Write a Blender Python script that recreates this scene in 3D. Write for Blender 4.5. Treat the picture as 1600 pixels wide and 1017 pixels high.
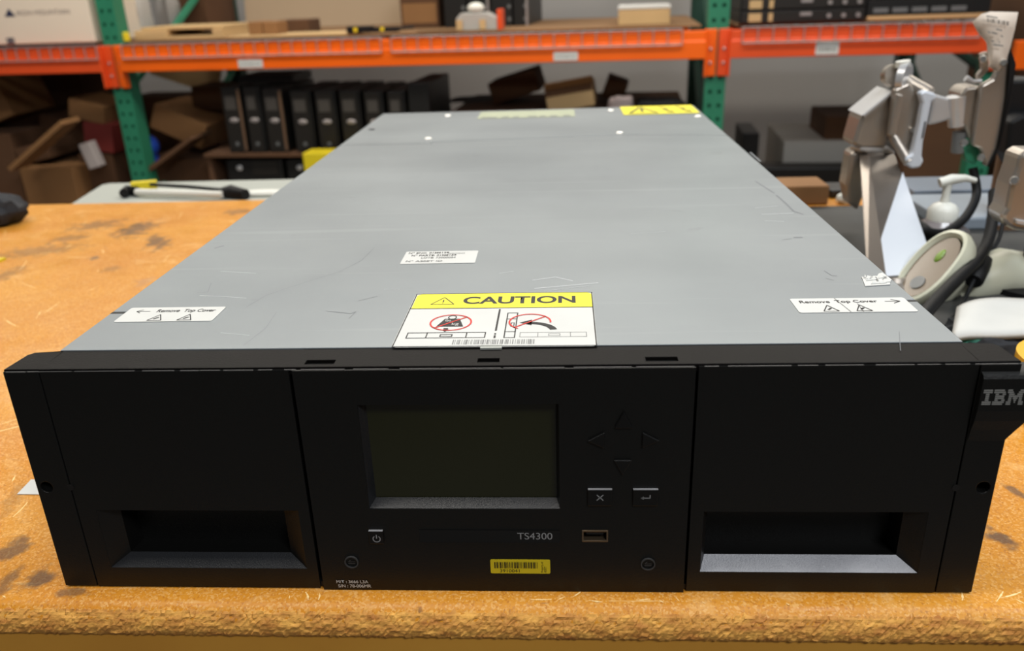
import bpy, bmesh, math, random
from math import pi, sin, cos, radians, sqrt
from mathutils import Vector, Matrix

# ------------------------------------------------------------------ camera
for o in list(bpy.data.objects): bpy.data.objects.remove(o)
scene = bpy.context.scene
FPX, CX, CY = 1286.9, 800.0, 508.5
CAM = Vector((0.03183, -0.34945, 0.29494))
PITCH, YAW, ROLL = 0.38871, 0.06425, -0.03573
cp, sp, cy_, sy_ = cos(PITCH), sin(PITCH), cos(YAW), sin(YAW)
FW = Vector((-sy_*cp, cy_*cp, -sp)); r0 = Vector((cy_, sy_, 0)); u0 = r0.cross(FW)
RT = cos(ROLL)*r0 + sin(ROLL)*u0; UP = -sin(ROLL)*r0 + cos(ROLL)*u0
cd = bpy.data.cameras.new('camera'); cam = bpy.data.objects.new('camera', cd)
scene.collection.objects.link(cam)
M = Matrix((( RT.x, UP.x, -FW.x), (RT.y, UP.y, -FW.y), (RT.z, UP.z, -FW.z))).to_4x4()
M.translation = CAM; cam.matrix_world = M
cd.sensor_width = 36.0; cd.lens = 36.0*FPX/1600.0; cd.clip_start = 0.01; cd.clip_end = 100
cd.dof.use_dof = True; cd.dof.focus_distance = 0.46; cd.dof.aperture_fstop = 9.0
scene.camera = cam

# ------------------------------------------------------------------ light and exposure
w = bpy.data.worlds.new('world'); scene.world = w; w.use_nodes = True
w.node_tree.nodes['Background'].inputs[0].default_value = (0.80, 0.86, 1.0, 1)
w.node_tree.nodes['Background'].inputs[1].default_value = 0.12
scene.view_settings.view_transform = 'Standard'; scene.view_settings.look = 'None'
scene.view_settings.exposure = -0.3; scene.view_settings.gamma = 1.0
scene.view_settings.use_curve_mapping = False

def area_light(name, loc, size, sizey, power, color, target=None):
    ld = bpy.data.lights.new(name, 'AREA'); ld.shape = 'RECTANGLE'; ld.size = size; ld.size_y = sizey
    ld.energy = power; ld.color = color
    o = bpy.data.objects.new(name, ld); scene.collection.objects.link(o); o.location = loc
    if target is not None:
        o.rotation_euler = (Vector(target)-Vector(loc)).to_track_quat('-Z', 'Y').to_euler()
    return o
# ceiling tubes of the warehouse: a row over the bench, one over the aisle, one behind the camera
area_light('ceiling_light_over_bench', (-0.7, -0.10, 2.1), 1.5, 0.35, 28, (1.0, 0.95, 0.87))
area_light('ceiling_light_over_bench_right', (1.0, 0.05, 2.1), 1.3, 0.35, 34, (0.88, 0.94, 1.0))
area_light('ceiling_light_over_aisle', (-0.5, 2.15, 1.6), 4.5, 0.25, 82, (1.0, 0.93, 0.82))
area_light('ceiling_light_behind', (0.95, -1.65, 2.1), 0.9, 0.5, 44, (0.95, 0.97, 1.0), (0.1, 0, 0))
area_light('ceiling_light_over_rack', (0.3, 3.7, 2.6), 5.0, 0.3, 75, (1.0, 0.93, 0.84))

# ------------------------------------------------------------------ pixel -> point on a real plane
def ray(px, py): return FW + RT*((px-CX)/FPX) - UP*((py-CY)/FPX)
def PY(px, py, Y):
    d = ray(px, py); return CAM + d*((Y-CAM.y)/d.y)
def PZ(px, py, Z):
    d = ray(px, py); return CAM + d*((Z-CAM.z)/d.z)
# rack frame: s along the beam, d into the rack (0 = front face), z
RO = Vector((0, 2.95, 0)); RA = -math.atan(0.09)
RS = Vector((cos(RA), sin(RA), 0)); RD = Vector((-sin(RA), cos(RA), 0))
def RK(px, py, d=0.0):
    v = ray(px, py); t = ((RO + RD*d - CAM).dot(RD))/v.dot(RD); p = CAM + v*t
    return (p-RO).dot(RS), p.z
def rw(s, d, z): return RO + RS*s + RD*d + Vector((0, 0, z))

# ------------------------------------------------------------------ materials
def s2l(c): 
    return tuple(((x/255)/12.92 if x/255 <= .04045 else ((x/255+.055)/1.055)**2.4) for x in c)
def mat(name, col, rough=.5, metal=0.0, nscale=0, namt=0.15, col2=None, bump=0, bscale=None, spec=.5, alpha=1, trans=0, stretch=None, coat=0):
    m = bpy.data.materials.new(name); m.use_nodes = True; nt = m.node_tree; b = nt.nodes['Principled BSDF']
    c = s2l(col); b.inputs['Base Color'].default_value = (*c, 1)
    b.inputs['Roughness'].default_value = rough; b.inputs['Metallic'].default_value = metal
    b.inputs['Specular IOR Level'].default_value = spec; b.inputs['Transmission Weight'].default_value = trans
    b.inputs['Coat Weight'].default_value = coat
    if nscale or bump:
        tc = nt.nodes.new('ShaderNodeTexCoord'); mp = nt.nodes.new('ShaderNodeMapping')
        nt.links.new(tc.outputs['Object'], mp.inputs[0])
        if stretch: mp.inputs['Scale'].default_value = stretch
    if nscale:
        n = nt.nodes.new('ShaderNodeTexNoise'); n.inputs['Scale'].default_value = nscale; n.inputs['Detail'].default_value = 6
        nt.links.new(mp.outputs[0], n.inputs['Vector'])
        r = nt.nodes.new('ShaderNodeValToRGB'); r.color_ramp.elements[0].position = .3; r.color_ramp.elements[1].position = .7
        c2 = s2l(col2) if col2 else tuple(x*(1-namt*2) for x in c)
        r.color_ramp.elements[0].color = (*c2, 1); r.color_ramp.elements[1].color = (*c, 1)
        nt.links.new(n.outputs[0], r.inputs[0]); nt.links.new(r.outputs[0], b.inputs['Base Color'])
    if bump:
        n2 = nt.nodes.new('ShaderNodeTexNoise'); n2.inputs['Scale'].default_value = bscale or 200; n2.inputs['Detail'].default_value = 3
        nt.links.new(mp.outputs[0], n2.inputs['Vector'])
        bp = nt.nodes.new('ShaderNodeBump'); bp.inputs['Strength'].default_value = bump; bp.inputs['Distance'].default_value = .001
        nt.links.new(n2.outputs[0], bp.inputs['Height']); nt.links.new(bp.outputs[0], b.inputs['Normal'])
    return m

SG = (112, 84, 58); SB = (78, 64, 58)
STAINS = [(212,358,60,26,0,.85,SG),(246,378,40,28,.5,.85,SG),(150,352,90,16,.55,.6,SG),(60,392,150,18,.35,.5,SG),(110,372,70,12,.4,.55,SG),
  (372,331,50,10,0,.6,SG),(25,857,60,40,.3,.7,SB),(60,905,60,30,.3,.75,SB),(120,925,60,16,0,.6,SB),(15,905,30,40,0,.6,SB),(175,420,40,10,.2,.4,SG),
  (1568,842,40,40,.4,.8,SB),(1590,770,20,30,.4,.7,SB),(8,430,40,30,0,.5,SG),(225,440,30,14,0,.3,(150,120,110)),(500,915,0.1,0.1,0,0,SG),(655,948,14,8,0,.5,SB),(300,770,0.1,0.1,0,0,SG),(20,780,30,60,.2,.3,SG)]
STAINS = [q_ for q_ in STAINS if q_[5] > 0]
def table_material():
    m = bpy.data.materials.new('worn_hardboard'); m.use_nodes = True; nt = m.node_tree; N = nt.nodes; Lk = nt.links
    b = N['Principled BSDF']; b.inputs['Roughness'].default_value = .38; b.inputs['Specular IOR Level'].default_value = .25
    tc = N.new('ShaderNodeTexCoord')
    def noise(scale, detail=6, stretch=None, rough=.55, dist=0, rot=0):
        mp = N.new('ShaderNodeMapping'); Lk.new(tc.outputs['Object'], mp.inputs[0])
        if stretch: mp.inputs['Scale'].default_value = stretch
        mp.inputs['Rotation'].default_value = (0, 0, rot)
        n = N.new('ShaderNodeTexNoise'); n.inputs['Scale'].default_value = scale; n.inputs['Detail'].default_value = detail
        n.inputs['Roughness'].default_value = rough; n.inputs['Distortion'].default_value = dist
        Lk.new(mp.outputs[0], n.inputs['Vector']); return n.outputs[0]
    def ramp(src, a, bb, ca=0., cb=1.):
        r = N.new('ShaderNodeMapRange'); r.inputs[1].default_value = a; r.inputs[2].default_value = bb
        r.inputs[3].default_value = ca; r.inputs[4].default_value = cb; Lk.new(src, r.inputs[0]); return r.outputs[0]
    def mix(fac, c1, c2):
        x = N.new('ShaderNodeMix'); x.data_type = 'RGBA'
        Lk.new(fac, x.inputs[0])
        if isinstance(c1, tuple): x.inputs[6].default_value = (*c1, 1)
        else: Lk.new(c1, x.inputs[6])
        if isinstance(c2, tuple): x.inputs[7].default_value = (*c2, 1)
        else: Lk.new(c2, x.inputs[7])
        return x.outputs[2]
    base = mix(ramp(noise(7, 5), .35, .65), s2l((200, 128, 34)), s2l((214, 146, 46)))
    # fine chips of the board
    vor = N.new('ShaderNodeTexVoronoi'); vor.inputs['Scale'].default_value = 950
    mpv = N.new('ShaderNodeMapping'); Lk.new(tc.outputs['Object'], mpv.inputs[0]); Lk.new(mpv.outputs[0], vor.inputs['Vector'])
    sep = N.new('ShaderNodeSeparateColor'); Lk.new(vor.outputs['Color'], sep.inputs[0])
    chips = mix(ramp(sep.outputs[0], .55, .95, 0, .42), base, s2l((240, 196, 128)))
    chips = mix(ramp(sep.outputs[1], .72, 1.0, 0, .45), chips, s2l((160, 92, 36)))
    # rubbed pale patches, scuffs in one direction and grey stains
    c = mix(ramp(noise(14, 8, (1, 1, 1), .7, 1.5), .56, .72, 0, .4), chips, s2l((244, 205, 142)))
    c = mix(ramp(noise(16, 4, (1.0, 9, 1), .6, .6, .7), .66, .72, 0, .5), c, s2l((248, 214, 150)))
    c = mix(ramp(noise(16, 4, (1.0, 10, 1), .6, .6, -.9), .68, .74, 0, .5), c, s2l((246, 205, 140)))
    c = mix(ramp(noise(5.5, 7, (1.6, 1, 1), .65, 1.0, .5), .655, .70, 0, .8), c, s2l((112, 88, 66)))
    c = mix(ramp(noise(45, 5, (1, 3, 1), .6, .8, .9), .70, .76, 0, .7), c, s2l((105, 90, 80)))
    for px, py, wp, hp, ang, amt, colr in STAINS:
        c0 = PZ(px, py, 0); ex = (PZ(px+wp/2, py, 0)-c0).length; ey = (PZ(px, py-hp/2, 0)-c0).length
        mp = N.new('ShaderNodeMapping'); mp.vector_type = 'TEXTURE'; mp.inputs['Location'].default_value = (c0.x, c0.y, 0)
        mp.inputs['Rotation'].default_value = (0, 0, ang); mp.inputs['Scale'].default_value = (ex, ey, .05)
        Lk.new(tc.outputs['Object'], mp.inputs[0])
        nz = N.new('ShaderNodeTexNoise'); nz.inputs['Scale'].default_value = 90; nz.inputs['Detail'].default_value = 6; Lk.new(tc.outputs['Object'], nz.inputs['Vector'])
        ln = N.new('ShaderNodeVectorMath'); ln.operation = 'LENGTH'; Lk.new(mp.outputs[0], ln.inputs[0])
        ad = N.new('ShaderNodeMath'); ad.operation = 'MULTIPLY_ADD'; Lk.new(nz.outputs[0], ad.inputs[0]); ad.inputs[1].default_value = 2.6; Lk.new(ln.outputs['Value'], ad.inputs[2])
        c = mix(ramp(ad.outputs[0], 2.3, 1.7, 0, amt), c, s2l(colr))
    Lk.new(c, b.inputs['Base Color'])
    bp = N.new('ShaderNodeBump'); bp.inputs['Strength'].default_value = .25; bp.inputs['Distance'].default_value = .0008
    Lk.new(noise(350, 4), bp.inputs['Height']); Lk.new(bp.outputs[0], b.inputs['Normal'])
    Lk.new(ramp(noise(30, 4), .3, .7, .3, .5), b.inputs['Roughness'])
    return m

def steel_material():
    m = bpy.data.materials.new('galvanised_steel'); m.use_nodes = True; nt = m.node_tree; N = nt.nodes; Lk = nt.links
    b = N['Principled BSDF']; b.inputs['Metallic'].default_value = .35; b.inputs['Roughness'].default_value = .42
    tc = N.new('ShaderNodeTexCoord')
    def noise(scale, detail=5, st=(1, 1, 1), rot=0, dist=0):
        mp = N.new('ShaderNodeMapping'); Lk.new(tc.outputs['Object'], mp.inputs[0]); mp.inputs['Scale'].default_value = st
        mp.inputs['Rotation'].default_value = (0, 0, rot)
        n = N.new('ShaderNodeTexNoise'); n.inputs['Scale'].default_value = scale; n.inputs['Detail'].default_value = detail
        n.inputs['Distortion'].default_value = dist
        Lk.new(mp.outputs[0], n.inputs['Vector']); return n.outputs[0]
    def mixc(f, a, bcol, lo, hi, amt):
        r = N.new('ShaderNodeMapRange'); r.inputs[1].default_value = lo; r.inputs[2].default_value = hi; r.inputs[4].default_value = amt
        Lk.new(f, r.inputs[0]); x = N.new('ShaderNodeMix'); x.data_type = 'RGBA'; Lk.new(r.outputs[0], x.inputs[0])
        if isinstance(a, tuple): x.inputs[6].default_value = (*a, 1)
        else: Lk.new(a, x.inputs[6])
        x.inputs[7].default_value = (*bcol, 1); return x.outputs[2]
    c = mixc(noise(6), s2l((126, 132, 135)), s2l((141, 147, 149)), .3, .7, 1)
    c = mixc(noise(9, 4, (.35, 9, 1), 0, .1), c, s2l((158, 162, 164)), .60, .72, .3)
    c = mixc(noise(14, 6, (1, 2.2, 1), .3, .7), c, s2l((104, 108, 112)), .68, .76, .3)
    c = mixc(noise(60, 3, (.4, 1, 1), .2), c, s2l((110, 112, 114)), .72, .78, .5)
    Lk.new(c, b.inputs['Base Color'])
    r = N.new('ShaderNodeMapRange'); r.inputs[3].default_value = .34; r.inputs[4].default_value = .5; Lk.new(noise(5, 6, (.5, 3, 1)), r.inputs[0])
    Lk.new(r.outputs[0], b.inputs['Roughness'])
    return m

T_TABLE = table_material(); STEEL = steel_material()
M_CORE = mat('particle_core', (232, 172, 80), .75, 0, 220, .3, (176, 112, 46), .8, 400, stretch=(.35,1,1))
M_EDGE = mat('table_edge_face', (226, 164, 62), .5, 0, 8, .2, (208, 144, 50), .1, 60)
BLACK = mat('black_plastic', (17, 17, 16), .42, 0, spec=.35, bump=.12, bscale=900)
BLACK2 = mat('black_painted_lip', (16, 14, 13), .5, 0, spec=.08, bump=.1, bscale=700)
DARK = mat('dark_inside', (9, 9, 9), .6)
RECESS = mat('grainy_black_plastic', (36, 37, 39), .36, 0, 60, .15, bump=.15, bscale=1400)
LEDGE = mat('dusty_glint_ledge_plastic', (172, 173, 178), .36, 0, 45, .15, (136, 137, 142), bump=.25, bscale=1400)  # dust tone, raised further to paint the glint on this ledge
GLASS = mat('display_glass', (34, 35, 14), .08, 0, spec=.5)
GLOSS = mat('glossy_black_strip', (6, 6, 7), .12)
BTN = mat('button_black', (13, 13, 13), .42, spec=.35)
RINGM = mat('lock_ring', (74, 74, 74), .35, .3)
BTNT = mat('button_edge_highlight', (140, 140, 142), .5)
PRINT = mat('grey_print', (150, 150, 150), .5)
SILVERP = mat('silver_print', (168, 168, 164), .35, .5)
WPRINT = mat('white_print', (200, 200, 196), .6)
SHELL = mat('usb_shell', (130, 112, 90), .35, .8)
YEL = mat('sticker_yellow', (246, 232, 28), .5)
YEL2 = mat('asset_yellow', (222, 200, 30), .5)
PAPER = mat('sticker_white', (208, 208, 203), .55, 0, 40, .03)
INK = mat('ink_black', (22, 20, 20), .6)
GREYINK = mat('ink_grey', (120, 120, 118), .6)
RED = mat('ink_red', (214, 44, 32), .6)
OLDST = mat('faded_sticker', (176, 182, 152), .6, 0, 60, .06)
SCR_L = mat('scratch_bright', (186, 190, 193), .4, .2)
SCR_D = mat('scratch_dark', (104, 108, 112), .5)
SCREW = mat('bright_screw', (225, 225, 222), .28, .9)
ORANGE = mat('rack_orange', (250, 104, 12), .38, 0, 3, .06)
ORANGE2 = mat('rack_orange_red', (234, 84, 34), .4, 0, 3, .06)
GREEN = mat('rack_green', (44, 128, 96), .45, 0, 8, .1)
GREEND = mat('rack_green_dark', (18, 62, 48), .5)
ZINC = mat('zinc_wire', (176, 168, 166), .4, .6)
CARD = mat('cardboard', (140, 100, 60), .85, 0, 5, .06)
CARD_D = mat('cardboard_brown', (92, 62, 38), .9, 0, 5, .1)
CARD_L = mat('cardboard_pale', (198, 166, 118), .85, 0, 5, .05)
BOARD = mat('shelf_board', (136, 102, 66), .85, 0, 6, .12, stretch=(1, 6, 1))
WALLM = mat('wall_paint', (178, 176, 172), .85, 0, .8, .03)
FLOORM = mat('concrete', (120, 116, 110), .8, 0, 2, .1)
WHITEBOX = mat('white_carton', (232, 216, 196), .7, 0, 4, .02)
NAVY = mat('navy_ink', (40, 44, 74), .7)
GREYP = mat('grey_metal', (120, 122, 122), .45, .4)
PCB = mat('pc_black', (18, 17, 16), .45)
PCF = mat('pc_face', (32, 29, 26), .4)
CREAMG = mat('pale_grey_metal', (176, 180, 172), .45, .1, 4, .04)
SIL = mat('cast_aluminium', (180, 172, 162), .32, .75, bump=.1, bscale=500)
SILB = mat('polished_aluminium', (214, 214, 214), .3, .5)
SILW = mat('white_flange_and_reflection', (214, 220, 228), .4, .15)  # on the lower link this white paints a reflection
RUB = mat('black_rubber', (13, 13, 14), .6, spec=.3)
PLW = mat('white_plastic', (226, 226, 216), .4)
SCANW = mat('cream_plastic', (206, 206, 184), .38)
SCANG = mat('scanner_window', (120, 104, 84), .2, 0, spec=.6)
MILKY = mat('clear_plastic', (205, 196, 196), .15, 0, trans=.6)
BLUE = mat('blue_plastic', (30, 70, 170), .4)
BLUEP = mat('blue_plug', (44, 44, 120), .4)
TAPE = mat('amber_tape', (232, 176, 36), .25, 0)
TEAL = mat('teal_cloth', (70, 140, 120), .8, 0, 30, .1)
CLOTH = mat('black_cloth', (44, 46, 50), .9, 0, 30, .2, bump=.5, bscale=300)
BRONZE = mat('bronze_pole', (128, 100, 78), .4, .4)
TAGP = mat('tag_paper', (226, 212, 196), .75)
REDC = mat('red_print_carton', (120, 40, 34), .7)

# ------------------------------------------------------------------ mesh builder
class MB:
    def __init__(s): s.v = []; s.f = []; s.mi = []; s.m = 0
    def add(s, vs, fs, M=None):
        k = len(s.v)
        for p in vs:
            p = Vector(p); s.v.append(tuple(M @ p) if M is not None else tuple(p))
        for f in fs: s.f.append(tuple(i+k for i in f)); s.mi.append(s.m)
        return s
    def box(s, a, b, M=None):
        x0, y0, z0 = a; x1, y1, z1 = b
        return s.add([(x0,y0,z0),(x1,y0,z0),(x1,y1,z0),(x0,y1,z0),(x0,y0,z1),(x1,y0,z1),(x1,y1,z1),(x0,y1,z1)],
              [(0,3,2,1),(4,5,6,7),(0,1,5,4),(1,2,6,5),(2,3,7,6),(3,0,4,7)], M)
    def hexa(s, bot, top, M=None):
        return s.add(list(bot)+list(top), [(0,3,2,1),(4,5,6,7),(0,1,5,4),(1,2,6,5),(2,3,7,6),(3,0,4,7)], M)
    def prism(s, poly, off, M=None):
        n = len(poly); off = Vector(off); P = [Vector(p) for p in poly]; Q = [p+off for p in P]
        nrm = Vector((0, 0, 0))
        for i in range(n): nrm += (P[i]-P[0]).cross(P[(i+1) % n]-P[0])
        fs = [tuple(range(n)), tuple(range(2*n-1, n-1, -1))] + [(i, i+n, (i+1) % n+n, (i+1) % n) for i in range(n)]
        if nrm.dot(off) > 0: fs = [tuple(reversed(f)) for f in fs]
        return s.add(P+Q, fs, M)
    def tube(s, pts, r, n=12, cap=True, M=None):
        P = [Vector(p) for p in pts]; rs = r if isinstance(r, (list, tuple)) else [r]*len(P)
        ref = None; vs = []
        for i, p in enumerate(P):
            t = (P[min(i+1, len(P)-1)] - P[max(i-1, 0)]).normalized()
            if ref is None: ref = t.orthogonal().normalized()
            ref = (ref - t*ref.dot(t)).normalized(); bi = t.cross(ref)
            for k in range(n):
                a = 2*pi*k/n; vs.append(p + (ref*cos(a)+bi*sin(a))*rs[i])
        fs = []
        for i in range(len(P)-1):
            for k in range(n):
                a = i*n+k; b = i*n+(k+1) % n; fs.append((a, b, b+n, a+n))
        if cap: fs.append(tuple(reversed(range(n)))); fs.append(tuple(range((len(P)-1)*n, len(P)*n)))
        return s.add(vs, fs, M)
    def lathe(s, prof, n=24, M=None):     # prof: (r, z) bottom to top
        vs = []; fs = []
        for r, z in prof:
            for k in range(n): vs.append((r*cos(2*pi*k/n), r*sin(2*pi*k/n), z))
        for i in range(len(prof)-1):
            for k in range(n):
                a = i*n+k; b = i*n+(k+1) % n; fs.append((a, b, b+n, a+n))
        fs.append(tuple(reversed(range(n)))); fs.append(tuple(range((len(prof)-1)*n, len(prof)*n)))
        return s.add(vs, fs, M)
    def ball(s, c, rad, n=16, M=None, e=1.0):
        if not isinstance(rad, (tuple, list)): rad = (rad,)*3
        vs = []; fs = []; h = n//2
        def pw(x): return math.copysign(abs(x)**e, x)
        for i in range(h+1):
            t = -pi/2 + pi*i/h
            for k in range(n):
                a = 2*pi*k/n
                vs.append((c[0]+rad[0]*pw(cos(t))*pw(cos(a)), c[1]+rad[1]*pw(cos(t))*pw(sin(a)), c[2]+rad[2]*pw(sin(t))))
        for i in range(h):
            for k in range(n):
                a = i*n+k; b = i*n+(k+1) % n; fs.append((a, b, b+n, a+n))
        return s.add(vs, fs, M)
    def build(s, name, mats, parent=None, bevel=0, smooth=False, seg=2, weld=True):
        me = bpy.data.meshes.new(name); me.from_pydata(s.v, [], s.f)
        for m in (mats if isinstance(mats, (list, tuple)) else [mats]): me.materials.append(m)
        for p, i in zip(me.polygons, s.mi): p.material_index = i
        if weld:
            bm = bmesh.new(); bm.from_mesh(me); bmesh.ops.remove_doubles(bm, verts=bm.verts, dist=1e-6)
            bmesh.ops.dissolve_degenerate(bm, dist=1e-7, edges=bm.edges); bm.to_mesh(me); bm.free()
        o = bpy.data.objects.new(name, me); scene.collection.objects.link(o)
        if parent is not None: o.parent = parent
        if smooth:
            for p in me.polygons: p.use_smooth = True
            me.set_sharp_from_angle(angle=radians(38))
        if bevel:
            bv = o.modifiers.new('bevel', 'BEVEL'); bv.width = bevel; bv.segments = seg; bv.limit_method = 'ANGLE'; bv.angle_limit = radians(35)
            bv.harden_normals = False
        return o

def plate(mb, x0, x1, z0, z1, y0, y1, rects=(), circs=(), n=16):
    """plate in the XZ plane, front at y0, back at y1, with rectangular and round through holes"""
    holes = list(rects) + [(c[0]-c[2]*1.3, c[0]+c[2]*1.3, c[1]-c[2]*1.3, c[1]+c[2]*1.3) for c in circs]
    xs = sorted({x0, x1, *[h[0] for h in holes], *[h[1] for h in holes]})
    zs = sorted({z0, z1, *[h[2] for h in holes], *[h[3] for h in holes]})
    def inh(x, z): return any(h[0] < x < h[1] and h[2] < z < h[3] for h in holes)
    nx, nz = len(xs)-1, len(zs)-1
    full = [[not inh((xs[i]+xs[i+1])/2, (zs[j]+zs[j+1])/2) for j in range(nz)] for i in range(nx)]
    for i in range(nx):
        for j in range(nz):
            if not full[i][j]: continue
            a, b, c, d = xs[i], xs[i+1], zs[j], zs[j+1]
            mb.add([(a,y0,c),(b,y0,c),(b,y0,d),(a,y0,d)], [(0,1,2,3)])
            mb.add([(a,y1,c),(b,y1,c),(b,y1,d),(a,y1,d)], [(3,2,1,0)])
            for di, dj, q in ((-1,0,[(a,y0,c),(a,y0,d),(a,y1,d),(a,y1,c)]), (1,0,[(b,y0,d),(b,y0,c),(b,y1,c),(b,y1,d)]),
                              (0,-1,[(b,y0,c),(a,y0,c),(a,y1,c),(b,y1,c)]), (0,1,[(a,y0,d),(b,y0,d),(b,y1,d),(a,y1,d)])):
                ii, jj = i+di, j+dj
                if ii < 0 or jj < 0 or ii >= nx or jj >= nz or not full[ii][jj]:
                    if 0 <= ii < nx and 0 <= jj < nz and any(abs((xs[ii]+xs[ii+1])/2-cc[0]) < cc[2]*1.3 and abs((zs[jj]+zs[jj+1])/2-cc[1]) < cc[2]*1.3 for cc in circs): continue
                    mb.add(q, [(0,1,2,3)])
    for (cx, cz, r) in circs:
        R = r*1.3; sq = []; ci = []
        for k in range(n):
            a = 2*pi*k/n + pi/n*0; dx, dz = cos(a), sin(a); m = max(abs(dx), abs(dz))
            sq.append((cx+dx/m*R, cz+dz/m*R)); ci.append((cx+dx*r, cz+dz*r))
        for k in range(n):
            j = (k+1) % n
            for y, rev in ((y0, 1), (y1, 0)):
                q = [(ci[k][0],y,ci[k][1]),(sq[k][0],y,sq[k][1]),(sq[j][0],y,sq[j][1]),(ci[j][0],y,ci[j][1])]
                mb.add(q, [(0,1,2,3) if rev else (3,2,1,0)])
            mb.add([(ci[k][0],y0,ci[k][1]),(ci[j][0],y0,ci[j][1]),(ci[j][0],y1,ci[j][1]),(ci[k][0],y1,ci[k][1])], [(0,1,2,3)])
    return mb

def frustum(mb, o, i, yo, yi, mi_bottom=None):
    """inward recess walls: outer rect o=(x0,x1,z0,z1) at yo, inner rect i at yi, plus the back"""
    A = [(o[0],yo,o[2]),(o[1],yo,o[2]),(o[1],yo,o[3]),(o[0],yo,o[3])]; B = [(i[0],yi,i[2]),(i[1],yi,i[2]),(i[1],yi,i[3]),(i[0],yi,i[3])]
    m0 = mb.m
    if mi_bottom is not None: mb.m = mi_bottom
    mb.add([A[0],A[1],B[1],B[0]], [(0,1,2,3)]); mb.m = m0
    for k in (1, 2, 3):
        j = (k+1) % 4; mb.add([A[k],A[j],B[j],B[k]], [(0,1,2,3)])
    return B

def text(name, body, x0, z0, x1, z1, material, parent, M=None, bold=0.0, align_h=True, shear=0):
    """letters fitted into the box (x0,z0)-(x1,z1) of a plane; M maps (x, y, 0) -> place"""
    c = bpy.data.curves.new(name, 'FONT'); c.body = body; c.size = 1; c.extrude = 0; c.offset = bold; c.shear = shear
    o = bpy.data.objects.new(name, c); scene.collection.objects.link(o)
    bpy.context.view_layer.update()
    dg = bpy.context.evaluated_depsgraph_get(); me = bpy.data.meshes.new_from_object(o.evaluated_get(dg))
    bpy.data.objects.remove(o)
    xs = [v.co.x for v in me.vertices]; ys = [v.co.y for v in me.vertices]
    ax, bx, ay, by = min(xs), max(xs), min(ys), max(ys)
    for v in me.vertices:
        p = Vector((x0+(v.co.x-ax)/(bx-ax)*(x1-x0), z0+(v.co.y-ay)/(by-ay)*(z1-z0), 0))
        v.co = M @ p
    me.materials.clear(); me.materials.append(material)
    ob = bpy.data.objects.new(name, me); scene.collection.objects.link(ob); ob.parent = parent
    return ob
def flat(mb, polys, M, mi=0):
    mb.m = mi
    for p in polys: mb.add([(x, y, 0) for x, y in p], [tuple(range(len(p)))], M)
    mb.m = 0
def rect(x0, y0, x1, y1): return [(x0,y0),(x1,y0),(x1,y1),(x0,y1)]
def outline(x0, y0, x1, y1, t): return [rect(x0,y0,x1,y0+t), rect(x0,y1-t,x1,y1), rect(x0,y0+t,x0+t,y1-t), rect(x1-t,y0+t,x1,y1-t)]
def seg(x0, y0, x1, y1, t):
    d = Vector((x1-x0, y1-y0)).normalized(); n = Vector((-d.y, d.x))*t/2
    return [(x0-n.x,y0-n.y),(x1-n.x,y1-n.y),(x1+n.x,y1+n.y),(x0+n.x,y0+n.y)]
def ringp(cx, cy, rx, ry, t, a0=0, a1=2*pi, n=40):
    out = []
    for k in range(n):
        a, b = a0+(a1-a0)*k/n, a0+(a1-a0)*(k+1)/n
        out.append([(cx+rx*cos(a),cy+ry*sin(a)),(cx+rx*cos(b),cy+ry*sin(b)),(cx+(rx-t)*cos(b),cy+(ry-t)*sin(b)),(cx+(rx-t)*cos(a),cy+(ry-t)*sin(a))][::-1])
    return out
def barcode(x0, y0, x1, y1, n, seed):
    rnd = random.Random(seed); w_ = [rnd.choice((1,1,2,3)) for _ in range(2*n)]; tot = sum(w_); x = x0; out = []
    for i, k in enumerate(w_):
        wd = k*(x1-x0)/tot
        if i % 2 == 0: out.append(rect(x, y0, x+wd, y1))
        x += wd
    return out
def sticker(mb, x0, y0, x1, y1, M, t=.0002, r=.002, mi=0, n=5):
    P = []
    for cx, cy, a in ((x1-r,y0+r,-pi/2),(x1-r,y1-r,0),(x0+r,y1-r,pi/2),(x0+r,y0+r,pi)):
        for k in range(n+1): P.append((cx+r*cos(a+pi/2*k/n), cy+r*sin(a+pi/2*k/n), 0))
    mb.m = mi; mb.prism([M @ Vector(p) for p in P], (M.to_3x3() @ Vector((0,0,t)))); mb.m = 0

def empty(name, loc, label=None, cat=None, group=None):
    o = bpy.data.objects.new(name, None); scene.collection.objects.link(o); o.location = loc; o.empty_display_size = .05
    if label: o['label'] = label; o['category'] = cat
    if group: o['group'] = group
    return o
def tag(o, label, cat, group=None):
    o['label'] = label; o['category'] = cat
    if group: o['group'] = group
    return o
def struct(o): o['kind'] = 'structure'; return o

# ------------------------------------------------------------------ the room
struct(MB().box((-5, -3, -.95), (6, 5, -.9)).build('floor', FLOORM))
WB = MB().add([tuple(rw(-6,1.75,-.9)), tuple(rw(6,1.75,-.9)), tuple(rw(6,1.85,-.9)), tuple(rw(-6,1.85,-.9)), tuple(rw(-6,1.75,3)), tuple(rw(6,1.75,3)), tuple(rw(6,1.85,3)), tuple(rw(-6,1.85,3))],
   [(0,3,2,1),(4,5,6,7),(0,1,5,4),(1,2,6,5),(2,3,7,6),(3,0,4,7)])
struct(WB.build('wall_back', WALLM))
struct(MB().box((-5, -3.1, -.9), (6, -3, 3)).build('wall_front', mat('front_wall_paint', (90, 88, 84), .9)))

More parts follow.
